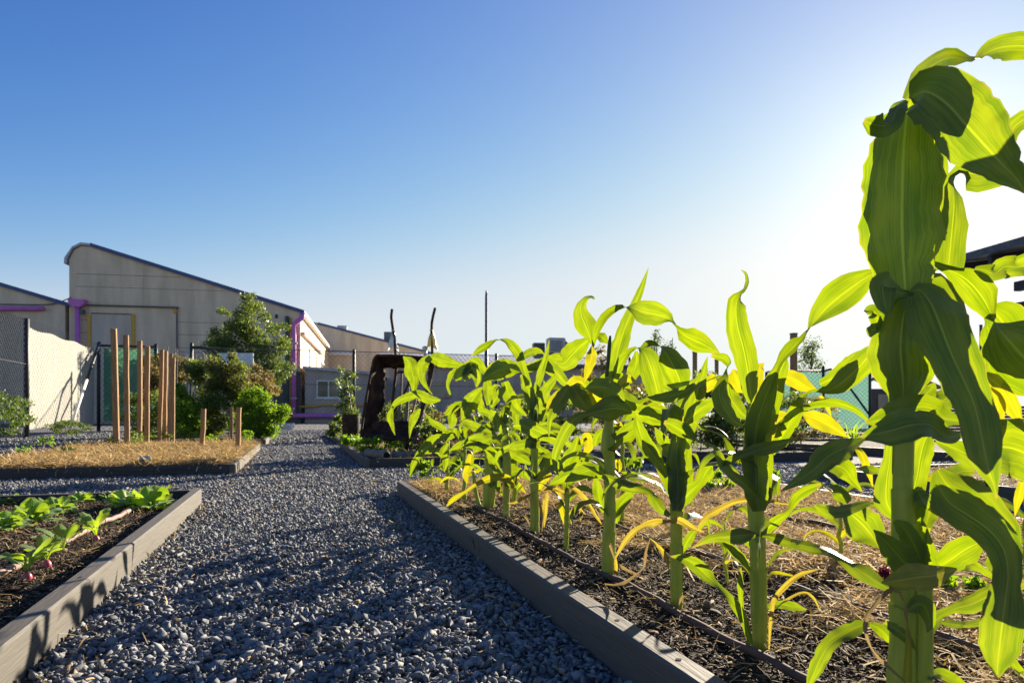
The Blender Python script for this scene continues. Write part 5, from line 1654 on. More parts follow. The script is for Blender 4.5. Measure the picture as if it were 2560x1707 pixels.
def fence_mesh(parent, p0, p1, z0, z1, pitch, r, name='wire_mesh', mat='dark_steel', org=(0, 0, 0)):
    p0, p1 = np.array(p0, float), np.array(p1, float)
    Ld = np.linalg.norm(p1 - p0)
    ux = (p1 - p0) / Ld
    nr = np.array([-ux[1], ux[0]])
    H = z1 - z0
    mb = MB()
    k = -H
    i = 0
    while k < Ld:
        for sgn in (1, -1):
            a, b = (k, z0), (k + H, z1)
            if a[0] < 0: a = (0, z0 - k)
            if b[0] > Ld: b = (Ld, z0 + Ld - k)
            if b[1] - a[1] > .05:
                if sgn < 0:
                    a, b = (a[0], z1 - (a[1] - z0)), (b[0], z1 - (b[1] - z0))
                off = nr * .004 * sgn
                A3 = np.array([*(p0 + ux * a[0] + off), a[1]]) - org
                B3 = np.array([*(p0 + ux * b[0] + off), b[1]]) - org
                mb.tube([A3, B3], r, 3, cap=False)
        k += pitch
    return mb.build(name, M[mat], parent)


def sheet(parent, p0, p1, z0, z1, mat, name, org, off=.03, sag=.05, ny=12, nx=26):
    p0, p1 = np.array(p0, float), np.array(p1, float)
    ux = p1 - p0
    Ld = np.linalg.norm(ux)
    ux = ux / Ld
    nr = np.array([-ux[1], ux[0]])
    s = np.linspace(0, 1, nx)
    t = np.linspace(0, 1, ny)
    Sg, Tg = np.meshgrid(s, t)
    bulge = off + .012 * np.sin(Sg * 17) * np.sin(Tg * PI) + .005 * np.sin(Sg * 41 + Tg * 3)
    P = p0[None, None] + ux * (Sg * Ld)[..., None] + nr * bulge[..., None]
    Z = z0 + (z1 - z0) * Tg - sag * np.sin(Sg * PI * 3) ** 2 * Tg
    V = np.concatenate([P, Z[..., None]], -1).reshape(-1, 3) - np.array(org)
    i = np.arange(nx * ny).reshape(ny, nx)
    f = np.stack([i[:-1, :-1], i[:-1, 1:], i[1:, 1:], i[1:, :-1]], -1).reshape(-1, 4)
    return link(name, mesh_np(name, V, f, M[mat], True), parent)


def post(parent, x, y, h, r=.045, org=(0, 0, 0), mat='black_metal', name='post'):
    mb = MB()
    o = np.array(org)
    mb.tube([np.array([x, y, -.1]) - o, np.array([x, y, h]) - o, np.array([x, y, h + .02]) - o], [r, r, r * .5], 10)
    return mb.build(name, M[mat], parent, True)


YB = 24.3
XL = -5.9
# left fence
org = (XL, 18.3, 0)
lf = thing('chain_link_fence', 'black chain-link fence at far left with a pale cloth panel', 'fence', org)
for yy in (12.2, 18.3):
    post(lf, XL, yy, FH, .06, org)
fence_mesh(lf, (XL, 9.5), (XL, 18.2), .05, FH, .13, .006, org=org)
fence_mesh(lf, (XL, 18.4), (XL, YB - .1), .05, FH + .03, .17, .002, org=org)
sheet(lf, (XL - .04, 18.45), (XL - .04, YB - .15), .18, FH - .12, 'cloth_pale', 'shade_cloth', org, off=.06)
mb = MB(); mb.tube([np.array([XL, 9.5, FH * .62]) - org, np.array([XL, 18.3, FH * .62]) - org], .012, 6)
mb.build('rail', M['black_metal'], lf)
# back fence
org = (0, YB, 0)
bf = thing('chain_link_fence', 'tall chain-link fence crossing the back of the garden before the warehouse', 'fence', org)


def back_x(ox):
    k = (ox - 1176) / 1568.0
    # r = k d ; Y = -sin r + cos d = YB
    d = YB / (math.cos(YAW) - math.sin(YAW) * k)
    return k * d * math.cos(YAW) + d * math.sin(YAW)


xs = [XL] + [back_x(q) for q in (358, 440, 813, 1140, 1447)]
for i, xx in enumerate(xs):
    post(bf, xx, YB, FH + (.12 if i == 2 else .05), .055, org)
fence_mesh(bf, (xs[2], YB), (xs[-1], YB), .05, FH, .17, .0036, org=org)
fence_mesh(bf, (xs[0], YB), (xs[1], YB), .05, FH - .05, .17, .0055, org=org)
mb = MB(); mb.tube([np.array([xs[0], YB, FH - .03]) - org, np.array([xs[1], YB, FH - .03]) - org], .035, 8)
mb.build('rail', M['black_metal'], bf, True)
mb = MB(); mb.tube([np.array([xs[2], YB, 1.55]) - org, np.array([xs[-1], YB, 1.55]) - org], .012, 6)
mb.build('tension_wire', M['dark_steel'], bf, True)
mb = MB(); mb.tube([np.array([xs[2], YB, FH - .01]) - org, np.array([xs[-1], YB, FH - .01]) - org], .014, 6)
mb.build('tension_wire', M['dark_steel'], bf, True)
sheet(bf, (xs[0] + .12, YB + .06), (xs[1] - .05, YB + .06), .32, FH - .1, 'cloth_green', 'shade_cloth', org, off=.03)
# curved brace from the tall post, brace bar in front of the pale cloth
a = np.array([xs[2], YB - .05, FH - .02]) - org
mb = MB(); mb.tube(catmull([a, a + (.45, 0, -.02), a + (.85, -.1, -.28), a + (1.9, -.5, -1.55), a + (2.6, -.8, -2.55)], 24), .05, 8)
mb.build('brace', M['black_metal'], bf, True)
pb = O(157, 1003, 18.0)
b0 = np.array([XL + .05, YB - .1, FH + .05])
mb = MB(); mb.tube([b0 - np.array(org), np.array([b0[0] * .55 + pb[0] * .45, b0[1] * .55 + pb[1] * .45, b0[2] * .55 + .02 * .45]) - org], .045, 8)
mb.build('brace', M['black_metal'], bf, True)
mb = MB(); mb.tube([np.array([b0[0] * .55 + pb[0] * .45, b0[1] * .55 + pb[1] * .45, b0[2] * .55 + .02 * .45]) - org, np.array([pb[0], pb[1], .0]) - org], .04, 8)
mb.build('brace', M['white_paint'], bf, True)  # sunlit lower stretch of the black bar, its brightness put in as white
# temporary panel frame between the posts
pa, pc = back_x(382), back_x(468)
t = thing('fence_panel', 'grey tube framed temporary fence panel with rounded corners behind the stakes', 'fence panel', ((pa + pc) / 2, YB + .9, 0))
ww = (pc - pa) / 2
mb = MB()
mb.tube([(-ww, 0, 0), (-ww, 0, 2.45), (-ww + .15, 0, 2.62), (ww - .15, 0, 2.62), (ww, 0, 2.45), (ww, 0, 0)], .03, 8)
mb.build('frame', M['grey_metal'], t, True)
mb = MB(); mb.tube([(-ww, .02, 1.95), (ww, .02, 1.95)], .022, 8); mb.build('rail', M['grey_metal'], t, True)
fence_mesh(t, (-ww, 0), (ww, 0), .1, 2.55, .2, .004)
# sign panel
sa, sb = O(503, 812, 24.9), O(582, 850, 24.9)
t = thing('sign_panel', 'pale blue and white sheet fixed to the fence above the tomato vines', 'sign', (float(sa[0] + sb[0]) / 2, float(sa[1] + sb[1]) / 2, 0), None, -YAW)
hw = np.linalg.norm((sb - sa)[:2]) / 2
mb = MB(); mb.box((-hw, -.02, sb[2]), (hw, .02, sa[2] + .02), .005); mb.build('board', M['panel_blue'], t)
mb = MB(); mb.box((-hw * .95, -.024, sb[2] + .04), (hw * .2, -.0205, (sa[2] + sb[2]) / 2)); mb.build('print', M['white_paint'], t)
for sx in (-hw * .8, hw * .8):
    mb = MB(); mb.tube([(sx, .05, 0), (sx, .05, sb[2] + .2)], .03, 8); mb.build('leg', M['grey_metal'], t, True)

# green banner fence on the right
ga, gb = O(1762, 950, 20.3), O(1998, 950, 19.6)
org = (float(ga[0]), float(ga[1]), 0)
gf = thing('banner_fence', 'green mesh banner on a black wire fence with mirrored cream lettering', 'fence', org)
um = (gb - ga)[:2]
Lg = np.linalg.norm(um)
um = um / Lg
pt2 = lambda s: (org[0] + um[0] * s, org[1] + um[1] * s)
gmid = Lg * (1893 - 1762) / (1998 - 1762)
for s_ in (-.02, gmid, Lg):
    x_, y_ = pt2(s_)
    post(gf, x_, y_, 1.93 if s_ == gmid else 1.78, .04, org)
sheet(gf, pt2(.05), pt2(Lg - .03), .12, 1.80, 'cloth_teal', 'banner', org, off=.05, sag=.06)
fence_mesh(gf, pt2(0), pt2(Lg), .05, 1.84, .12, .004, org=org)
for s0, s1, z0_, z1_ in ((gmid, gmid + 1.5, 1.8, .1), (gmid, gmid + .02, 1.2, .1)):
    a = np.array([*pt2(s0 + .05), z0_]) - org
    b = np.array([*pt2(s1), z1_]) - org
    if s1 - s0 > 1:
        mb = MB(); mb.tube(catmull([a, a + (um[0] * .2, um[1] * .2, .03), a + (um[0] * .45, um[1] * .45, -.2), b], 20), .03, 8)
        mb.build('brace', M['black_metal'], gf, True)
mb = MB(); mb.tube([np.array([*pt2(0), 1.8]) - org, np.array([*pt2(gmid), 1.8]) - org], .022, 8)
mb.build('rail', M['black_metal'], gf, True)


def lettering(txt, s_left, z, size, parent, mirror=True):
    cu = bpy.data.curves.new('lettering', 'FONT')
    cu.body = txt
    cu.size = size
    cu.extrude = .004
    tmp = bpy.data.objects.new('lettering_tmp', cu)
    COL.objects.link(tmp)
    dg = bpy.context.evaluated_depsgraph_get()
    me = bpy.data.meshes.new_from_object(tmp.evaluated_get(dg))
    bpy.data.objects.remove(tmp)
    me.materials.clear()
    me.materials.append(M['cream_letter'])
    v = np.zeros(len(me.vertices) * 3, np.float32)
    me.vertices.foreach_get('co', v)
    v = v.reshape(-1, 3)
    wmax = v[:, 0].max()
    xx = s_left + (wmax - v[:, 0] if mirror else v[:, 0])
    nr = np.array([um[1], -um[0]])
    out = np.stack([um[0] * xx + nr[0] * (.03 + v[:, 2]), um[1] * xx + nr[1] * (.03 + v[:, 2]), z + v[:, 1]], -1)
    me.vertices.foreach_set('co', out.astype(np.float32).ravel())
    me.update()
    return link('lettering', me, parent)


sc_ = lambda ox: (ox - 1762) / (1998 - 1762) * Lg
lettering('ry Up', sc_(1790), .98, .21, gf)
lettering('Community', sc_(1764), .70, .21, gf)

# ================================================================== POLES, POSTS
g_ = O(1117, 950, 26)
t = thing('steel_pole', 'tall bare dark steel pole rising above the shed roof', 'pole', (float(g_[0]), float(g_[1]), 0))
mb = MB(); ht = .55 + 282 * 26 / 1568
mb.tube([(0, 0, -.2), (0, 0, ht * .62), (0, 0, ht * .621), (0, 0, ht - .15)], [.075, .07, .055, .05], 10); mb.build('shaft', M['dark_steel'], t, True)
mb = MB(); mb.tube([(0, 0, ht - .148), (0, 0, ht)], [.04, .035], 10); mb.build('cap', M['black_metal'], t, True)
for ox, oyt, d, lab, wd in ((1596, 810, 17, 'brown timber post with netting behind the corn, left of the banner', .09), (1646, 828, 18, 'short brown timber post between the corn leaves', .08), (1823, 768, 15.5, 'tall brown timber post standing before the green banner', .12)):
    g_ = O(ox, 950, d)
    t = thing('timber_post', lab, 'post', (float(g_[0]), float(g_[1]), 0), 'brown timber posts on the right')
    h = .55 + (950 - oyt) * d / 1568
    mb = MB(); mb.box((-wd / 2, -wd / 2, -.2), (wd / 2, wd / 2, h), .008); mb.build('post', M['wood'], t)
    mb = MB(); mb.box((-wd / 2 - .006, -wd / 2 - .006, h + .002), (wd / 2 + .006, wd / 2 + .006, h + .03), .004); mb.build('cap', M['dark_steel'], t)
g_ = O(2253, 950, 14)
t = thing('steel_pole', 'thin dark pole seen between the big drooping leaves at far right', 'pole', (float(g_[0]), float(g_[1]), 0))
mb = MB(); mb.tube([(0, 0, -.1), (0, 0, .55 + 202 * 14 / 1568)], .028, 8); mb.build('shaft', M['dark_steel'], t, True)
mb = MB(); mb.tube([(0, 0, .55 + 202 * 14 / 1568 + .002), (0, 0, .57 + 202 * 14 / 1568)], .034, 8); mb.build('cap', M['black_metal'], t, True)

# ================================================================== PAVILION at upper right
pl, pr = O(2190, 606, 12.4), O(2360, 570, 10.9)
t = thing('shade_pavilion', 'dark roofed open pavilion with slatted beams at the right edge', 'pavilion', (float(pl[0]), float(pl[1]), 0))
e = (pr - pl)[:2]
e = e / np.linalg.norm(e)
nrm = np.array([-e[1], e[0]]) * (1 if np.dot([-e[1], e[0]], FWD[:2] * .5 + RIGHT[:2]) > 0 else -1)


def pv(s, n, z):
    return (e[0] * s + nrm[0] * n, e[1] * s + nrm[1] * n, z)


zt = float(pl[2])
mb = MB()
mb.prism([pv(-.2, 0, zt), pv(-.2, 4, zt + .55), pv(-.2, 4, zt + .72), pv(-.2, 0, zt + .13)], (e[0] * 6, e[1] * 6, 0))
mb.build('roof', M['dark_steel'], t)
for i in range(9):
    s_ = .0 + i * .7
    mb = MB()
    mb.prism([pv(s_, .05, zt - .16), pv(s_, 3.9, zt + .38), pv(s_, 3.9, zt + .54), pv(s_, .05, zt - .005)], (e[0] * .07, e[1] * .07, 0))
    mb.build('rafter', M['black_metal'], t)
for zz, th in ((zt - .62, .16), (zt - .36, .07), (zt - .92, .1)):
    mb = MB()
    mb.prism([pv(.75, .5, zz), pv(.75, .62, zz), pv(.75, .62, zz + th), pv(.75, .5, zz + th)], (e[0] * 5, e[1] * 5, 0))
    mb.build('beam', M['black_metal'], t)
for s_ in (1.25, 2.7, 4.2):
    mb = MB()
    mb.prism([pv(s_, .64, 0 if s_ > 1.3 else zt - .9), pv(s_ + .11, .64, 0 if s_ > 1.3 else zt - .9), pv(s_ + .11, .75, 0 if s_ > 1.3 else zt - .9), pv(s_, .75, 0 if s_ > 1.3 else zt - .9)], (0, 0, zt - .02 if s_ > 1.3 else .88))
    mb.build('post', M['black_metal'], t)

# brick wall and timber hut at the right
g_ = O(2150, 950, 19)
t = thing('brick_wall', 'low red brick wall with a dark coping, behind the big plant at right', 'wall', (float(g_[0]), float(g_[1]), 0), None, -YAW - .1)
mb = MB()
rr_ = random.Random(3)
for row in range(8):
    for c in range(34):
        x0 = c * .24 + (.12 if row % 2 else 0)
        mb.box((x0, -.055 - rr_.uniform(0, .004), row * .085 + .004), (x0 + .228, .05, row * .085 + .078))
mb.build('bricks', M['brick'], t)
mb = MB(); mb.box((-.05, -.09, .69), (8.4, .09, .76), .01); mb.build('coping', M['dark_steel'], t)
g_ = O(2040, 950, 26)
t = thing('timber_hut', 'small brown gabled timber hut glimpsed beside the green banner', 'hut', (float(g_[0]), float(g_[1]), 0), None, -YAW)
mb = MB(); mb.box((-1.1, 0, 0), (1.6, 2.4, 1.5)); mb.build('wall', M['plinth'], t)
mb = MB(); mb.prism([(-1.4, -.2, 1.48), (.25, -.2, 2.2), (1.9, -.2, 1.48), (1.9, -.2, 1.6), (.25, -.2, 2.34), (-1.4, -.2, 1.6)], (0, 2.8, 0)); mb.build('roof', M['wood'], t)
mb = MB(); mb.box((-.4, -.03, .7), (.7, -.003, 1.3), .01); mb.build('window', M['glass'], t)

# ================================================================== TREES AND SHRUBS


def plant(name, label, cat, base, clumps, n, size, mat, group=None, trunk=None, extra=None, part='crown'):
    """Tree or shrub: leaf cloud crown and forked stems; clumps relative to base."""
    t = thing(name, label, cat, tuple(map(float, base)), group)
    V, F = leaf_cloud(n, clumps, size)
    link(part, mesh_np(part, V, F, M[mat]), t)
    if trunk:
        mb = MB()
        h, r = trunk
        mb.tube(catmull([(0, 0, -.1), (.02, .01, h * .4), (-.03, .02, h * .75), (0, 0, h)], 12), [r * (1 - .06 * i) for i in range(12)], 8)
        for c in clumps[::max(1, len(clumps) // 9)]:
            q = np.array(c[0])
            s = np.array([0, 0, h * min(.95, max(.25, (q[2] - .3 * abs(q[0])) / h * .75))])
            mb.tube(catmull([s, s * .5 + q * .5 + np.array([0, 0, -.05 * h]), q], 8), [r * .5 * (1 - .1 * i) for i in range(8)], 5)
        mb.build('trunk', M['trunk'], t, True)
    for nm, m2, n2, sz2, cl2 in extra or ():
        V, F = leaf_cloud(n2, cl2, sz2)
        xo = link(nm, mesh_np(nm, V, F, M[m2]), t)
        if nm == 'flowers':
            xo['kind'] = 'stuff'
    return t


def blob_clumps(w, dpt, z0, z1, k, seed, shape=None):
    rr = random.Random(seed)
    out = []
    for i in range(k):
        f = rr.random()
        z = z0 + (z1 - z0) * f
        wf = shape(f) if shape else math.sqrt(max(.05, 1 - (2 * f - 1) ** 2))
        a = rr.uniform(0, 2 * PI)
        q = rr.uniform(.45, 1) * wf
        s = rr.uniform(.14, .26)
        out.append(((math.cos(a) * w * q, math.sin(a) * dpt * q, z), (w * s * 1.5, dpt * s * 1.5, (z1 - z0) * s * .55), s))
    return out


# broad tree before the warehouse
H = lambda oy, d: .55 + (950 - oy) * d / 1568


def px_clumps(pts, d, base, seed=0, depth=1.0, fill=3):
    """Clumps read off the enlarged photograph (x, y, radius), given their own depth spread around the base."""
    rr = random.Random(seed)
    out = []
    b = np.array([base[0], base[1], base[2]])
    for x, y, r in pts:
        nx, ny, rm = x / 2.614, 550 + y / 2.614, r / 2.614 / FPX * d
        q = W(nx, ny, d) - b
        for k in range(fill):
            o = np.array([rr.gauss(0, .4), rr.gauss(0, .4), rr.gauss(0, .35)]) * rm + FWD * rr.uniform(-.5, .5) * depth
            out.append((tuple(q + o), (rm * .8, rm * .8, rm * .72), rm ** 2))
    return out


g_ = O(590, 950, 26)
zt = H(676, 26)
TREE = [(1630, 505, 36), (1622, 560, 40), (1655, 640, 75), (1570, 615, 55), (1510, 690, 70), (1620, 730, 105), (1740, 700, 60), (1440, 745, 55), (1500, 810, 95), (1640, 840, 125), (1780, 780, 80), (1835, 840, 55),
        (1440, 850, 55), (1700, 930, 115), (1810, 940, 80), (1560, 900, 85), (1760, 1050, 90), (1830, 1030, 50), (1680, 1050, 80), (1780, 1120, 55), (1400, 800, 35), (1855, 720, 30), (1480, 610, 30)]
plant('tree', 'leafy young tree with a pointed top standing before the warehouse wall', 'tree', (g_[0], g_[1], 0), px_clumps(TREE, 26, (g_[0], g_[1], 0), 5, 1.0), 19000, .095, 'foliage', None, (3.2, .06))
# slender trees on the right
for ox, d, oyt, w, lab, n in ((1503, 24, 757, .55, 'thin sparse tree left of a bare one, behind the corn leaves', 900), (1545, 25, 752, .6, 'thin sparse tree with an airy crown above the arching corn leaf', 1000), (1866, 27, 776, .95, 'small airy tree showing above the green banner', 2100)):
    g_ = O(ox, 950, d)
    z = H(oyt, d)
    plant('slender_tree', lab, 'tree', (g_[0], g_[1], 0), blob_clumps(w, w, z * .38, z - .1, 24, int(ox), lambda f: max(.15, 1 - f * .8)), n, .085, 'foliage_dark', 'slender trees on the right', (z * .9, .035))
# tomatoes, basil and vines in the far left bed, bushes behind
for d, pts, lab, mt, n, sz, ex, dp in (
        (13.7, [(1170, 1110, 50), (1230, 1180, 80), (1200, 1290, 85), (1260, 1340, 70), (1160, 1370, 60)], 'bright green leafy bush left of the tomato vines', 'foliage_bright', 3000, .07, None, .3),
        (15.2, [(1030, 900, 40), (990, 980, 55), (1040, 1040, 60), (970, 1080, 45), (1140, 1000, 70), (1190, 950, 55), (1140, 920, 40)], 'tomato vine with browning leaves at the left end of its row', 'foliage_dry', 2400, .065, None, .5),
        (14.7, [(1250, 980, 70), (1310, 1060, 80), (1340, 950, 60), (1330, 1180, 80), (1380, 1280, 80), (1300, 1370, 60), (1420, 1370, 60)], 'dark tangled tomato vine with drying lower leaves, left of the centre', 'foliage', 3600, .065, 'foliage_dry', .6),
        (14.4, [(1520, 910, 40), (1450, 970, 75), (1540, 980, 75), (1480, 1080, 90), (1580, 1080, 70), (1480, 1200, 90), (1500, 1320, 80), (1400, 1060, 60)], 'tallest tomato vine with reddish withered tips, in the centre of its row', 'foliage', 4200, .065, 'foliage_red', .6),
        (15.2, [(1640, 1010, 60), (1700, 1070, 75), (1620, 1130, 70), (1740, 1120, 50), (1690, 1200, 60)], 'fading tomato vine at the right end of its row', 'foliage_dry', 2300, .065, 'foliage_red', .5),
        (13.5, [(1640, 1180, 70), (1720, 1190, 60), (1780, 1240, 70), (1620, 1280, 85), (1720, 1300, 95), (1810, 1290, 45), (1660, 1370, 70), (1750, 1380, 55), (1570, 1230, 40)], 'sunlit bright green basil bush at the right corner of the far left bed', 'foliage_bright', 6200, .055, None, .4),
        (15.5, [(880, 1180, 60), (990, 1170, 70), (1000, 1280, 80), (880, 1280, 60), (1080, 1230, 60), (940, 1380, 80), (1060, 1370, 70)], 'dark green bush behind the tall wooden stakes', 'foliage', 3000, .065, None, .4)):
    g_ = W(sum(p_[0] for p_ in pts) / len(pts) / 2.614, HZ, d)
    g_[2] = .07
    cl = px_clumps(pts, d, g_, int(d * 100), dp, 4)
    extra = [('withered_leaves', ex, n // 2, sz * .9, [c for c in cl if (c[0][2] > .8) == (ex == 'foliage_red')] or cl)] if ex else None
    n = int(n * 2.4)
    sz *= .82
    plant('garden_shrub', lab, 'shrub', g_, cl, n, sz, mt, 'bushes in the far left bed', (.9, .012), extra, 'foliage')
# canes among the tomatoes
rr = random.Random(12)
for i, (ox, oyt, d) in enumerate(((386, 795, 14.5), (405, 802, 14.9), (412, 800, 15.3), (432, 815, 14.4), (438, 808, 15.2), (449, 812, 15), (475, 812, 14.6), (577, 836, 14.4), (592, 850, 14.9))):
    g_ = O(ox, 950, d)
    t = thing('garden_cane', 'thin weathered garden cane poking out of the tomato vines', 'cane', (float(g_[0]), float(g_[1]), .07), 'canes in the tomato bed')
    z = H(oyt, d)
    mb = MB(); mb.tube([(0, 0, -.05), (rr.uniform(-.08, .08), rr.uniform(-.05, .05), z - .07)], [.014, .011], 6); mb.build('cane', M['old_wood'], t)
# weedy strip along the left fence
plant('fence_weeds', 'dark green weeds growing against the far left fence', 'weeds', (XL + .1, 16.2, 0), blob_clumps(.35, 1.9, .1, 1.0, 26, 91), 5200, .06, 'foliage_dark', None, None, None, 'foliage')
plant('fence_weeds', 'low weeds at the foot of the pale cloth fence panel', 'weeds', (XL + .35, 20.2, 0), blob_clumps(.25, 1.7, .05, .34, 20, 92), 2400, .05, 'foliage_dark', None, None, None, 'foliage')
# bushes in the flowering bed behind the corn
for ox, d, w, zt_, lab, mt, n, fl in (
        (1530, 8.6, .36, .78, 'green bush behind the third corn plant, leftmost in its bed', 'foliage', 2200, None),
        (1608, 8.9, .36, .84, 'green bush dotted with tiny white flowers behind the corn', 'foliage', 2500, 'petal_white'),
        (1690, 8.7, .34, .80, 'dense dark green bush behind the second corn plant', 'foliage', 2400, None),
        (1762, 9.4, .42, .76, 'straggling white flowered bush below the green banner', 'foliage', 2100, 'petal_white'),
        (1838, 9.7, .40, .62, 'pale flowered low bush under the mirrored lettering', 'foliage_dry', 1700, 'petal_white'),
        (1452, 9.5, .36, .72, 'olive bush with dry seed heads behind the fourth corn plant', 'foliage_dry', 1800, None),
        (1385, 11.5, .42, .80, 'dry brown bush behind the fifth corn plant', 'foliage_dry', 1800, None),
        (1290, 10.6, .4, .62, 'tangled green bush seen under the long arching corn leaf', 'foliage', 1900, None),
        (1210, 10.2, .4, .58, 'green bush behind the tangled far corn plants', 'foliage', 1900, None)):
    g_ = O(ox, 950, d)
    cl = blob_clumps(w * 1.25, w * 1.25, .1, zt_ * 1.18, 26, int(ox))
    n = int(n * 1.7)
    ex = [('flowers', fl, 260, .035, [(c[0], (c[1][0] * 1.15, c[1][1] * 1.15, c[1][2] * 1.2), c[2]) for c in cl])] if fl else None
    plant('garden_shrub', lab, 'shrub', (g_[0], g_[1], .05), cl, n, .042, mt, 'bushes behind the corn', (zt_ * .6, .01), ex, 'foliage')
g_ = O(1385, 950, 22)
plant('tree', 'rusty brown bush by the shed wall behind the corn', 'shrub', (g_[0], g_[1], 0), blob_clumps(.9, .9, .3, 2.6, 26, 44), 3000, .1, 'foliage_dry', None, (2.0, .05))
# spiky strap-leaved clump
g_ = O(1960, 1003, 9.6)
t = thing('strap_leaf_plant', 'spiky clump of long strap leaves in front of the green banner', 'plant', (float(g_[0]), float(g_[1]), .06))
rr = random.Random(8)
for i in range(34):
    V, F, uv = free_leaf((rr.uniform(-.05, .05), rr.uniform(-.05, .05), 0), rr.uniform(0, 2 * PI), rr.uniform(.3, .5), .022, rr.uniform(.8, 1.45), rr.uniform(.5, 1.5), rr, .3, 9)
    link('leaf', mesh_np('leaf', V, F, M['radish_leaf'], True, uv), t)

# ================================================================== STAKES in the straw bed
for i, (ox, oyb, oyt, lean, wd, lab) in enumerate((
        (268, 1032, 755, -7, .095, 'tallest rough wooden stake, leftmost in the straw bed'),
        (292, 1032, 770, -3, .085, 'second tall stake from the left, with a darker face'),
        (321, 1026, 784, 0, .08, 'pale sunlit stake, third from the left of the tall stakes'),
        (337, 1028, 795, 1, .085, 'reddish stake close beside the pale third one'),
        (366, 1023, 804, 6, .075, 'leaning dark stake in the middle of the tall group'),
        (378, 1022, 806, 3, .07, 'narrow leaning stake just right of the dark leaning one'),
        (389, 1014, 812, 4, .07, 'slim tall stake second from the right of the tall group'),
        (397, 1016, 822, 2, .07, 'shortest of the tall stakes, at the right of the group'),
        (464, 1034, 938, 4, .075, 'short stake leaning right alone in the straw bed'),
        (532, 1012, 934, 0, .065, 'short upright stake at the back right of the straw bed'),
        (546, 1036, 936, 2, .08, 'short thick stake at the right side of the straw bed'))):
    g = G(ox * 1.08844, oyb * 1.08844, .075)
    d = depth_of(g)
    h = (oyb - oyt) * d / 1568
    t = thing('wooden_stake', lab, 'stake', tuple(map(float, g)), 'wooden stakes in the straw bed')
    qa = -.12 + .1 * math.sin(i * 2.3)
    ux, uy = (math.cos(qa), math.sin(qa)), (-math.sin(qa), math.cos(qa))
    tip = RIGHT * (lean * d / 1568) + np.array([0, 0, h])
    w1 = wd * .46
    cor = [(-1, -1), (1, -1), (1, 1), (-1, 1)]
    vs = []
    n = 7
    rr = random.Random(i)
    for k in range(n):
        f = k / (n - 1)
        c = tip * f + np.array([rr.uniform(-.003, .003), rr.uniform(-.003, .003), 0])
        for a, b in cor:
            vs.append((c[0] + (ux[0] * a + uy[0] * b * .62) * w1 * .78, c[1] + (ux[1] * a + uy[1] * b * .62) * w1 * .78, c[2] - (.06 if k == 0 else 0) + (rr.uniform(-.006, .008) if k == n - 1 else 0)))
    fs = [(4 * k + j, 4 * k + (j + 1) % 4, 4 * k + 4 + (j + 1) % 4, 4 * k + 4 + j) for k in range(n - 1) for j in range(4)]
    fs += [(3, 2, 1, 0), tuple(4 * (n - 1) + j for j in range(4))]
    mb = MB(); mb.add(vs, fs)
    o = mb.build('stake', M['wood'], t)
# weeds at the foot of the stakes and in the straw
rr = random.Random(5)
wl = [(285, 1030, .30, .22, 'low green weeds around the two leftmost stakes', 'foliage', 520), (350, 1022, .28, .2, 'weeds around the middle stakes', 'foliage', 460), (410, 1012, .3, .28, 'taller green weeds at the right of the stake group', 'foliage_bright', 620),
      (485, 1022, .1, .16, 'small bright weed beside the leaning short stake', 'foliage_bright', 160), (560, 1018, .16, .2, 'wispy green weeds beside the short thick stake', 'foliage_bright', 260), (110, 1028, .12, .14, 'small weed in the straw at the far left', 'foliage_bright', 130), (145, 1050, .14, .09, 'dark weed near the front board of the straw bed', 'foliage_dark', 240),
      (170, 1030, .1, .1, 'tiny weed in the straw left of the stakes', 'foliage', 120), (60, 1044, .1, .1, 'tiny weed at the left edge of the straw bed', 'foliage_bright', 100)]
for ox, oy, w, h, lab, mt, n in wl:
    g = G(ox * 1.08844, oy * 1.08844, .075)
    plant('weed', lab, 'weed', g, blob_clumps(w, w, .03, h, 10, int(ox)), n, .04, mt, 'weeds in the straw bed', None, None, 'foliage')
# plant label standing in the straw
g = G(363, 1161, .10)
t = thing('plant_label', 'little grey blue plant label at the front edge of the straw bed', 'plant label', tuple(map(float, g)))
mb = MB(); mb.box((-.048, -.003, .0), (.048, .003, .078), .002); mb.build('card', M['label_grey'], t)
mb = MB(); mb.box((-.035, -.0045, .02), (.015, -.0032, .045)); mb.build('print', M['green_paint'], t)
mb = MB(); mb.box((-.006, .004, -.06), (.006, .007, .05)); mb.build('stem', M['white_paint'], t)

# ================================================================== LETTUCES AND RADISHES


def lettuce(label, nx, ny, r, h, seed, n=13):
    g = G(nx, ny, .05)
    t = thing('lettuce', label, 'lettuce', tuple(map(float, g)), 'lettuces in the near left bed')
    rr = random.Random(seed)
    for k in range(n):
        ring = k / n
        az = k * 2.4 + rr.uniform(-.3, .3)
        L = math.hypot(r, h) * rr.uniform(.75, 1.1) * (1 - .25 * ring)
        V, F, uv = lettuce_leaf(az, L, r * rr.uniform(.75, 1.05), .35 + ring * 1.0 + rr.uniform(-.1, .1), rr)
        link('leaf', mesh_np('leaf', V, F, M['lettuce'], True, uv), t)
    return t


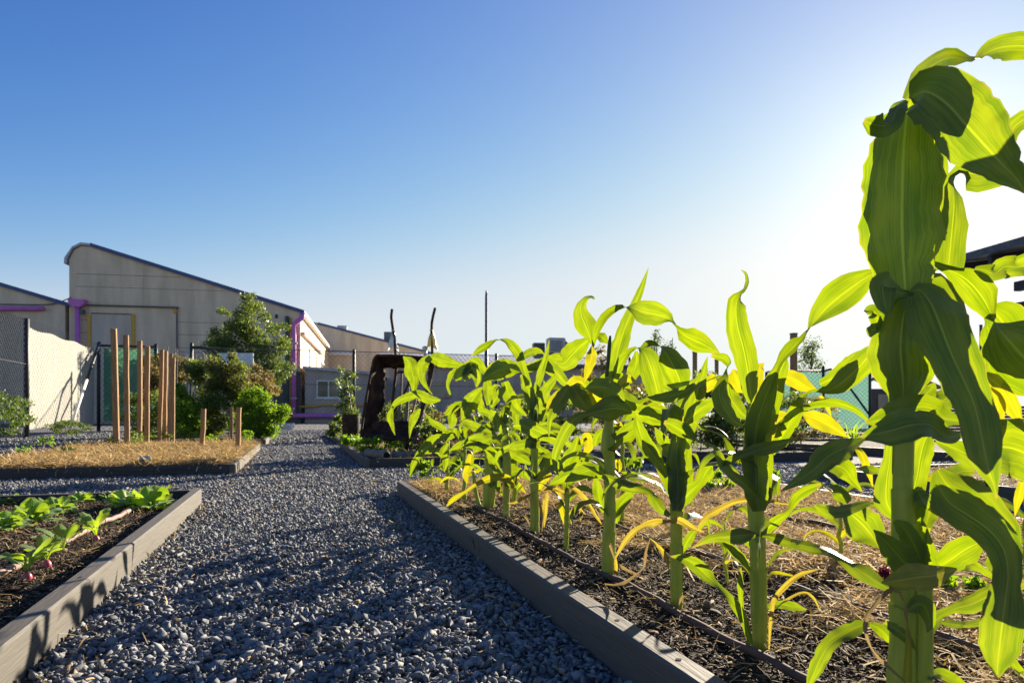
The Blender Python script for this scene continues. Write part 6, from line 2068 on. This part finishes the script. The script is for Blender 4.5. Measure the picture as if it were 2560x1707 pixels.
def lettuce_leaf(az, L, wdt, rise, rr, m=12, cols=11):
    C = []
    p = np.array([0, 0, .0])
    el = rise
    for i in range(m):
        C.append(p.copy())
        p = p + L / (m - 1) * np.array([math.cos(az) * math.cos(el), math.sin(az) * math.cos(el), math.sin(el)])
        el -= rr.uniform(.02, .09)
    C = np.array(C)
    t = np.linspace(0, 1, m)
    Wd = wdt * np.clip(.18 + 1.2 * t ** .9, 0, 1) * np.sqrt(np.clip(1.02 - t ** 5, .05, 1))
    T = np.gradient(C, axis=0)
    T /= np.linalg.norm(T, axis=1)[:, None]
    S = np.cross(T, np.tile([0, 0, 1.0], (m, 1)))
    S /= np.linalg.norm(S, axis=1)[:, None] + 1e-9
    V, q, uv = strip_arrays(C, S, Wd, .16, .13, 3.2, rr.uniform(0, 6), cols)
    return V, q, uv


for a in (('big frilly lettuce, front one of the leafy clump at left', 80, 1302, .075, .09, 1), ('lettuce behind and right of the big frilly one at left', 142, 1282, .07, .085, 2),
          ('lettuce at the left edge of the picture with a pale folded leaf', 16, 1320, .07, .06, 3), ('tiny lettuce in the back left corner of the soil', 24, 1260, .05, .05, 4),
          ('small lettuce trailing at the right of the left clump', 204, 1258, .06, .045, 5), ('upright lettuce, left of the pair near the far board', 318, 1268, .075, .095, 6),
          ('tallest lettuce, right of the pair near the far board', 376, 1270, .085, .12, 7), ('small pale lettuce left of the tall pair', 278, 1252, .05, .055, 8)):
    lettuce(a[0], a[1], a[2], a[3] * 1.35, a[4] * 1.25, a[5], 15)


def radish(label, nx, ny, seed, bulb, nleaf=6, L=.10, bulb2=None):
    g = G(nx, ny, .05)
    t = thing('radish_plant', label, 'radish', tuple(map(float, g)), 'radishes in the near left bed')
    rr = random.Random(seed)
    if bulb:
        mb = MB()
        mb.tube([(0, 0, -.02), (0, 0, -.012), (0, 0, 0), (0, 0, .012), (0, 0, .02), (0, 0, .024)], [.005, .011, .0145, .013, .008, .003], 14)
        mb.build('bulb', M['radish'], t, True)
    for k in range(nleaf):
        az = k * 2 * PI / nleaf + rr.uniform(-.4, .4)
        C = []
        p = np.array([0, 0, .02])
        el = rr.uniform(.95, 1.4)
        LL = L * rr.uniform(.8, 1.2)
        for i in range(12):
            C.append(p.copy())
            p = p + LL / 11 * np.array([math.cos(az) * math.cos(el), math.sin(az) * math.cos(el), math.sin(el)])
            el -= rr.uniform(.05, .13)
        C = np.array(C)
        s = np.linspace(0, 1, 12)
        Wd = .042 * np.where(s < .35, .1 + .25 * s, np.sqrt(np.clip(1 - ((s - .7) / .34) ** 2, .03, 1)))
        T = np.gradient(C, axis=0)
        T /= np.linalg.norm(T, axis=1)[:, None]
        S = np.cross(T, np.tile([0, 0, 1.0], (12, 1)))
        S /= np.linalg.norm(S, axis=1)[:, None] + 1e-9
        V, q, uv = strip_arrays(C, S, Wd, .14, .10, 3, rr.uniform(0, 6), 7)
        link('leaf', mesh_np('leaf', V, q, M['radish_leaf'], True, uv), t)


radish('radish with a red bulb showing, nearest of the radish plants', 68, 1448, 1, True, 7, .105)
radish('radish with a red bulb just right of the nearest one', 117, 1416, 2, True, 6, .10)
radish('radish plant with broad arching leaves right of the red bulbs', 158, 1386, 3, False, 6, .115)
radish('radish plant with two long side leaves nearest the board', 240, 1352, 4, True, 6, .125)

# ================================================================== RUSTY WHEELBARROW standing on its nose
dW = 8.1
base = O(900, 950, dW)
wb = thing('wheelbarrow', 'rusted-out old wheelbarrow standing upright on its nose with handles in the air', 'wheelbarrow', (float(base[0]), float(base[1]), .07))
wo = np.array([base[0], base[1], .07])
Y8 = lambda x, y, d: W(880 + x / 4.9, 840 + y / 4.9, d) - wo
outer = [(262, 300), (290, 255), (340, 236), (600, 240), (850, 260), (975, 266), (1008, 300), (990, 420), (940, 620), (870, 900), (800, 1100), (735, 1240), (690, 1264), (400, 1256), (150, 1228), (116, 1190), (125, 1100), (160, 860), (205, 600)]
inner = [(400, 395), (425, 380), (455, 392), (600, 386), (850, 372), (925, 372), (955, 392), (945, 450), (905, 640), (838, 900), (765, 1065), (720, 1060), (690, 1046), (500, 1040), (400, 1042), (338, 1005), (328, 950), (378, 880), (404, 600)]
NO = 120
oo = catmull(outer + [outer[0]], NO + 1)[:-1]
ii = catmull(inner + [inner[0]], NO + 1)[:-1]
rr = np.random.default_rng(4)
ii = ii + rr.normal(0, 7, ii.shape)
rows = []
for f, dz in ((-.03, .0), (0, 0), (.12, .07), (.4, .17), (.7, .23), (1.0, .26)):
    rows.append([Y8(*(o * (1 - max(f, 0)) + i * max(f, 0)) if f >= 0 else (o + (o - i) * .05), dW - .13 + dz + (.02 if f < 0 else 0)) for o, i in zip(oo, ii)])
V = np.array(rows).reshape(-1, 3)
idx = np.arange(len(rows) * NO).reshape(len(rows), NO)
nx_ = np.roll(idx, -1, axis=1)
q = np.stack([idx[:-1], nx_[:-1], nx_[1:], idx[1:]], -1).reshape(-1, 4)
tray = link('tray', mesh_np('tray', V, q, M['rust'], True), wb)
sm = tray.modifiers.new('thick', 'SOLIDIFY')
sm.thickness = .008
mb = MB()
rim = [Y8(*o, dW - .135) for o in oo]
mb.tube(rim + [rim[0]], .014, 8, cap=False)
mb.build('rim', M['rust'], tray, True)
for pts in ([(492, -330), (482, -245), (487, -180), (505, -60), (520, 60), (535, 250), (540, 420), (515, 640), (490, 880), (470, 1080), (460, 1420)],
            [(1020, -345), (1000, -270), (980, -170), (975, -60), (978, 60), (985, 250), (985, 400), (945, 600), (880, 800), (830, 960), (760, 1150), (650, 1420)]):
    P = np.array([Y8(*p, dW + .16) for p in pts])
    mb = MB(); mb.tube(catmull(P, 40), .017, 8)
    h = mb.build('handle', M['rust'], wb, True)
for a, b, nm, r, mt in (((540, 440), (900, 440), 'crossbar', .016, 'rust'), ((720, 540), (600, 780), 'leg', .014, 'rust'), ((690, 540), (720, 620), 'leg', .014, 'rust'), ((605, 780), (480, 980), 'brace', .012, 'rust')):
    mb = MB(); mb.tube([Y8(*a, dW + .2), Y8(*b, dW + .22)], r, 8); mb.build(nm, M[mt], wb, True)
# old timber sticks leaning by it
for i, (a, b, w, lab) in enumerate((((610, 440), (520, 1420), .024, 'thin grey stick standing inside the rusty wheelbarrow'), ((690, 560), (610, 1430), .03, 'grey weathered slat standing inside the rusty wheelbarrow'),
                                    ((930, 560), (640, 1440), .035, 'grey leaning branch crossing the right side of the wheelbarrow'), ((870, 900), (700, 1430), .04, 'thick weathered stick at the foot of the wheelbarrow'), ((790, 740), (560, 1440), .022, 'dark thin stick leaning behind the wheelbarrow tray'))):
    pa = Y8(*a, dW + .34 + .03 * i) + wo
    pb_ = Y8(*b, dW + .12 + .03 * i) + wo
    pb_[2] = .06
    t = thing('weathered_stick', lab, 'stick', tuple(map(float, pb_)), 'sticks around the wheelbarrow')
    P = catmull([np.zeros(3), (pa - pb_) * .5 + np.array([.015, 0, 0]), pa - pb_], 10)
    mb = MB(); mb.tube(P, [w * (1 - .04 * k) for k in range(10)], 7); mb.build('stick', M['old_wood'], t, True)


def rag(label, Pt, mat, w, h, seed):
    t = thing('plastic_rag', label, 'rag', tuple(map(float, Pt)), 'rags tied to the wheelbarrow handles')
    rr = random.Random(seed)
    n = 14
    vs, fs = [], []
    for k in range(7):
        f = k / 6
        for j in range(n):
            a = 2 * PI * j / n
            rad = (.012 + w * f ** .8 * (1 - .35 * f)) * (1 + .6 * math.sin(2 * a + seed) * f + rr.uniform(-.25, .25))
            vs.append((math.cos(a) * rad, math.sin(a) * rad * .6, .01 - h * f * (1 + .15 * math.sin(2 * a + seed))))
    for k in range(6):
        for j in range(n):
            fs.append((k * n + j, k * n + (j + 1) % n, (k + 1) * n + (j + 1) % n, (k + 1) * n + j))
    mb = MB(); mb.add(vs, fs); mb.build('skirt', M[mat], t, True)
    mb = MB(); mb.tube([(0, 0, .0), (0, 0, .018)], .022, 10); mb.build('knot', M[mat], t, True)


rag('bluish white plastic rag tied round the left handle of the wheelbarrow', Y8(505, -60, dW + .16) + wo, 'rag_blue', .05, .22, 1)
rag('yellow plastic rag tied round the right handle of the wheelbarrow', Y8(976, -60, dW + .16) + wo, 'rag_yellow', .05, .21, 2)
# logs on the front board of that bed
for ox0, ox1, oy, r, lab in ((872, 896, 1036, .05, 'short hollow grey log end on at the front of the wheelbarrow bed'), (900, 1075, 1042, .032, 'long grey log lying along the front board of the wheelbarrow bed')):
    a = G(ox0 * 1.08844, (oy + 8) * 1.08844, .07)
    dd = depth_of(a)
    if ox1 - ox0 > 100:
        b = a + np.array([(ox1 - ox0) * dd / 1568, 0.0, .0])
    else:
        a = np.array([.89, 7.10, 0.0]); b = np.array([.74, 7.55, 0.0])
    a = np.array([a[0], max(a[1], 7.09), .07 + r]); b = np.array([b[0], max(b[1], 7.09), .07 + r])
    t = thing('log', lab, 'log', tuple(map(float, a)), 'logs in the wheelbarrow bed')
    P = catmull([np.zeros(3), (b - a) * .5 + np.array([0, .015, .004]), b - a], 12)
    mb = MB(); mb.tube(P, [r * (1 + .07 * math.sin(k * 1.3)) for k in range(12)], 12); lg = mb.build('bark', M['old_wood'], t, True)
    if r > .04:
        ax = (b - a) / np.linalg.norm(b - a)
        mb = MB(); mb.tube([-ax * .003, ax * .002], r * .72, 12); mb.build('hollow', M['hole'], t)
# plants in and around that bed
for ox, oy, d, w, zt_, lab, mt, n, sz, ex in (
        (905, 1000, 8.9, .34, .62, 'leafy green plants growing through the rusted wheelbarrow', 'foliage', 2300, .04, None),
        (960, 1000, 9.3, .36, .66, 'yellow flowered bush seen through the wheelbarrow tray', 'foliage', 2200, .04, 'petal_yellow'),
        (870, 1030, 7.9, .28, .20, 'low bright green leaves at the foot of the wheelbarrow', 'foliage_bright', 900, .045, None),
        (815, 1010, 9.6, .22, .17, 'low leafy seedlings at the far edge of the wheelbarrow bed', 'foliage_bright', 500, .05, None),
        (990, 1010, 7.8, .26, .34, 'green plant with magenta flowers right of the wheelbarrow', 'foliage', 1300, .04, 'petal_pink'),
        (1050, 1000, 8.6, .34, .55, 'dry tangled bush behind the corn, right of the wheelbarrow', 'foliage_dry', 1700, .04, None),
        (1130, 1000, 8.6, .36, .52, 'leafy bush farther right behind the corn tangle', 'foliage', 1700, .04, None)):
    g = O(ox, 950, d)
    cl = blob_clumps(w, w, .06, zt_, 16, int(ox))
    extra = [('flowers', ex, 14 if ex == 'petal_pink' else 150, .05 if ex == 'petal_pink' else .035, [((c[0][0], c[0][1], min(zt_, c[0][2] + .1)), c[1], c[2]) for c in cl])] if ex and ex != 'petal_pink' else None
    plant('garden_shrub', lab, 'shrub', (g[0], g[1], .06), cl, n, sz, mt, 'plants in the wheelbarrow bed', (zt_ * .6, .008), extra, 'foliage')
    if ex == 'petal_pink':
        tp = COL.objects[-1] if False else [o_ for o_ in COL.objects if o_.get('label') == lab][0]
        for k in range(5):
            V, F = leaf_cloud(22, [((-.16 + .08 * k, -.05 + .03 * math.sin(k * 2.0), .20 + .05 * math.sin(k * 3.1)), (.022, .022, .014), 1)], .024)
            link('flower', mesh_np('flower', V, F, M['petal_pink']), tp)
# brown drum with a climbing plant
g = O(806, 950, 13.2)
t = thing('rusty_drum', 'rusty brown drum used as a planter beside the gravel path', 'drum', (float(g[0]), float(g[1]), .05))
rd = 165 / 8.2 * 0 + .165
mb = MB(); mb.tube([(0, 0, 0), (0, 0, .02), (0, 0, .16), (0, 0, .18), (0, 0, .32), (0, 0, .34), (0, 0, .48)], [rd, rd, rd, rd * 1.04, rd, rd * 1.04, rd], 24, cap=False); mb.build('shell', M['rust'], t, True)
mb = MB(); mb.tube([(0, 0, .44), (0, 0, .455)], rd * .97, 24); mb.build('soil', M['soil'], t)
mb = MB(); mb.tube([(math.cos(k * PI / 12) * rd, math.sin(k * PI / 12) * rd, .48) for k in range(25)], .012, 6, cap=False); mb.build('rim', M['rust'], t, True)
plant('climbing_plant', 'straggly tall plant growing out of the rusty drum', 'plant', (float(g[0]) - .05, float(g[1]) + .02, .5), [((-.03 + .1 * math.sin(k * 2.1), .1 * math.cos(k * 1.7), .08 * k), (.12 + .05 * math.sin(k), .1, .09), 1.0 - .05 * k) for k in range(12)], 1000, .06, 'foliage', None, (.85, .01), None, 'foliage')
t = thing('garden_cane', 'dark cane leaning up through the plant in the rusty drum', 'cane', (float(g[0]) + .03, float(g[1]), .5))
mb = MB(); mb.tube([(0, 0, 0), (-.12, 0, .75)], .014, 6); mb.build('cane', M['black_metal'], t)
for ox, d, w, zt_, lab, mt, n in ((776, 13.5, .22, .42, 'green leafy plant left of the rusty drum', 'foliage', 900), (800, 15.5, .3, .5, 'green plant behind the rusty drum', 'foliage', 1000), (845, 12.9, .2, .3, 'bright broad leaves right of the rusty drum', 'foliage_bright', 420)):
    g = O(ox, 950, d)
    plant('garden_shrub', lab, 'shrub', (g[0], g[1], .06), blob_clumps(w, w, .05, zt_, 12, int(ox + 1)), n, .055, mt, 'plants around the drum', (zt_ * .6, .008), None, 'foliage')
# pale yellow post behind the drum
g = O(912 * .9188 + 0, 950, 22)
# concrete blocks at the path end
for k, (ox, oy) in enumerate(((655, 982), (648, 987))):
    g = G(ox * 1.08844, oy * 1.08844, 0)
    t = thing('concrete_block', ('pale concrete block at the far left end of the path', 'second concrete block, nearer and left of the other')[k], 'block', tuple(map(float, g)), 'blocks at the path end')
    mb = MB(); mb.box((-.35, -.1, -.02), (.35, .1, .17), .012); mb.build('block', M['old_wood'] if False else M['roof_pale'], t)

# ================================================================== SMALL PLANTS in the corn bed
for nx, ny, w, h, lab, mt, n, sz in (
        (1052, 1195, .085, .15, 'feathery bright green plant at the far corner of the corn bed', 'foliage_bright', 520, .03),
        (1130, 1190, .07, .13, 'second feathery plant near the far corner of the corn bed', 'foliage_bright', 380, .03),
        (1580, 1170, .10, .09, 'leafy seedlings in the straw behind the third corn plant', 'foliage_bright', 320, .032),
        (1790, 1225, .11, .10, 'round leaved seedling in the straw right of the third plant', 'foliage_bright', 300, .035),
        (1930, 1205, .05, .09, 'wispy weed on the far edge of the corn bed', 'foliage_bright', 120, .03),
        (2385, 1490, .07, .05, 'low green weed in the straw right of the tallest corn', 'foliage_bright', 260, .022),
        (2440, 1230, .10, .10, 'green weeds by the gravel at far right', 'foliage', 260, .035),
        (2260, 1190, .12, .09, 'green weeds across the side path at right', 'foliage', 260, .04)):
    g = G(nx, ny, .085)
    plant('seedling', lab, 'seedling', g, blob_clumps(w, w, .01, h, 9, int(nx)), n, sz, mt, 'small plants in the corn bed', None, None, 'foliage')
# maroon flower head near the tallest plant
g = W(2000 + 550 / 2.584, 1100 + 870 / 2.584, 1.75)
t = thing('amaranth_plant', 'small plant with a dark crimson flower head left of the tallest corn', 'flower', (float(g[0]), float(g[1]), .08))
mb = MB(); mb.tube([(0, 0, 0), (.005, 0, float(g[2]) - .1)], .003, 6); mb.build('stem', M['green_stem'], t, True).data.uv_layers.new(name='uv')
V, F = leaf_cloud(260, [((0, 0, float(g[2]) - .08), (.014, .014, .022), 1)], .010)
link('flower_head', mesh_np('flower_head', V, F, M['petal_crimson']), t)
# white tag in the soil, dried leaves against the board
for nx, ny, z, ln, az, lab in ((1195, 1380, .03, .075, 2.2, 'curled tan dry leaf leaning on the board of the corn bed'), (1412, 1580, .03, .04, 1.9, 'small brown dry leaf against the board of the corn bed'), (1278, 1518, .02, .045, .8, 'pale tan leaf lying on the gravel by the board'), (1075, 1350, .02, .05, 2.6, 'brown curled leaf on the shaded gravel')):
    g = G(nx, ny, z)
    t = thing('fallen_leaf', lab, 'leaf', tuple(map(float, g)), 'fallen leaves beside the corn bed')
    rr = random.Random(int(nx))
    V, F, uv = free_leaf((0, 0, 0), az, ln, ln * .34, 1.0 if ln > .05 else .35, .5, rr, .6, 10)
    link('blade', mesh_np('blade', V, F, M['corn_dry'], True, uv), t)
# dry stalks and shrivelled leaves lying on the soil of the corn bed
V_, F_, U_, b_ = [], [], [], 0
rr = random.Random(77)
for k in range(46):
    y = rr.uniform(.7, 3.8)
    x = rowX + rr.gauss(.02, .11)
    V, F, uv = free_leaf((x, y, .09), rr.uniform(0, 2 * PI), rr.uniform(.05, .15), rr.uniform(.003, .008), rr.uniform(.05, .5), rr.uniform(.4, 1.2), rr, 1.2, 9)
    V_.append(V); F_.append(F + b_); U_.append(uv); b_ += len(V)
tag(link('dry_corn_litter', mesh_np('dry_corn_litter', np.concatenate(V_), np.concatenate(F_), M['corn_dry'], True, np.concatenate(U_))), 'shrivelled tan corn leaves lying on the soil around the stalks', 'litter', kind='stuff')
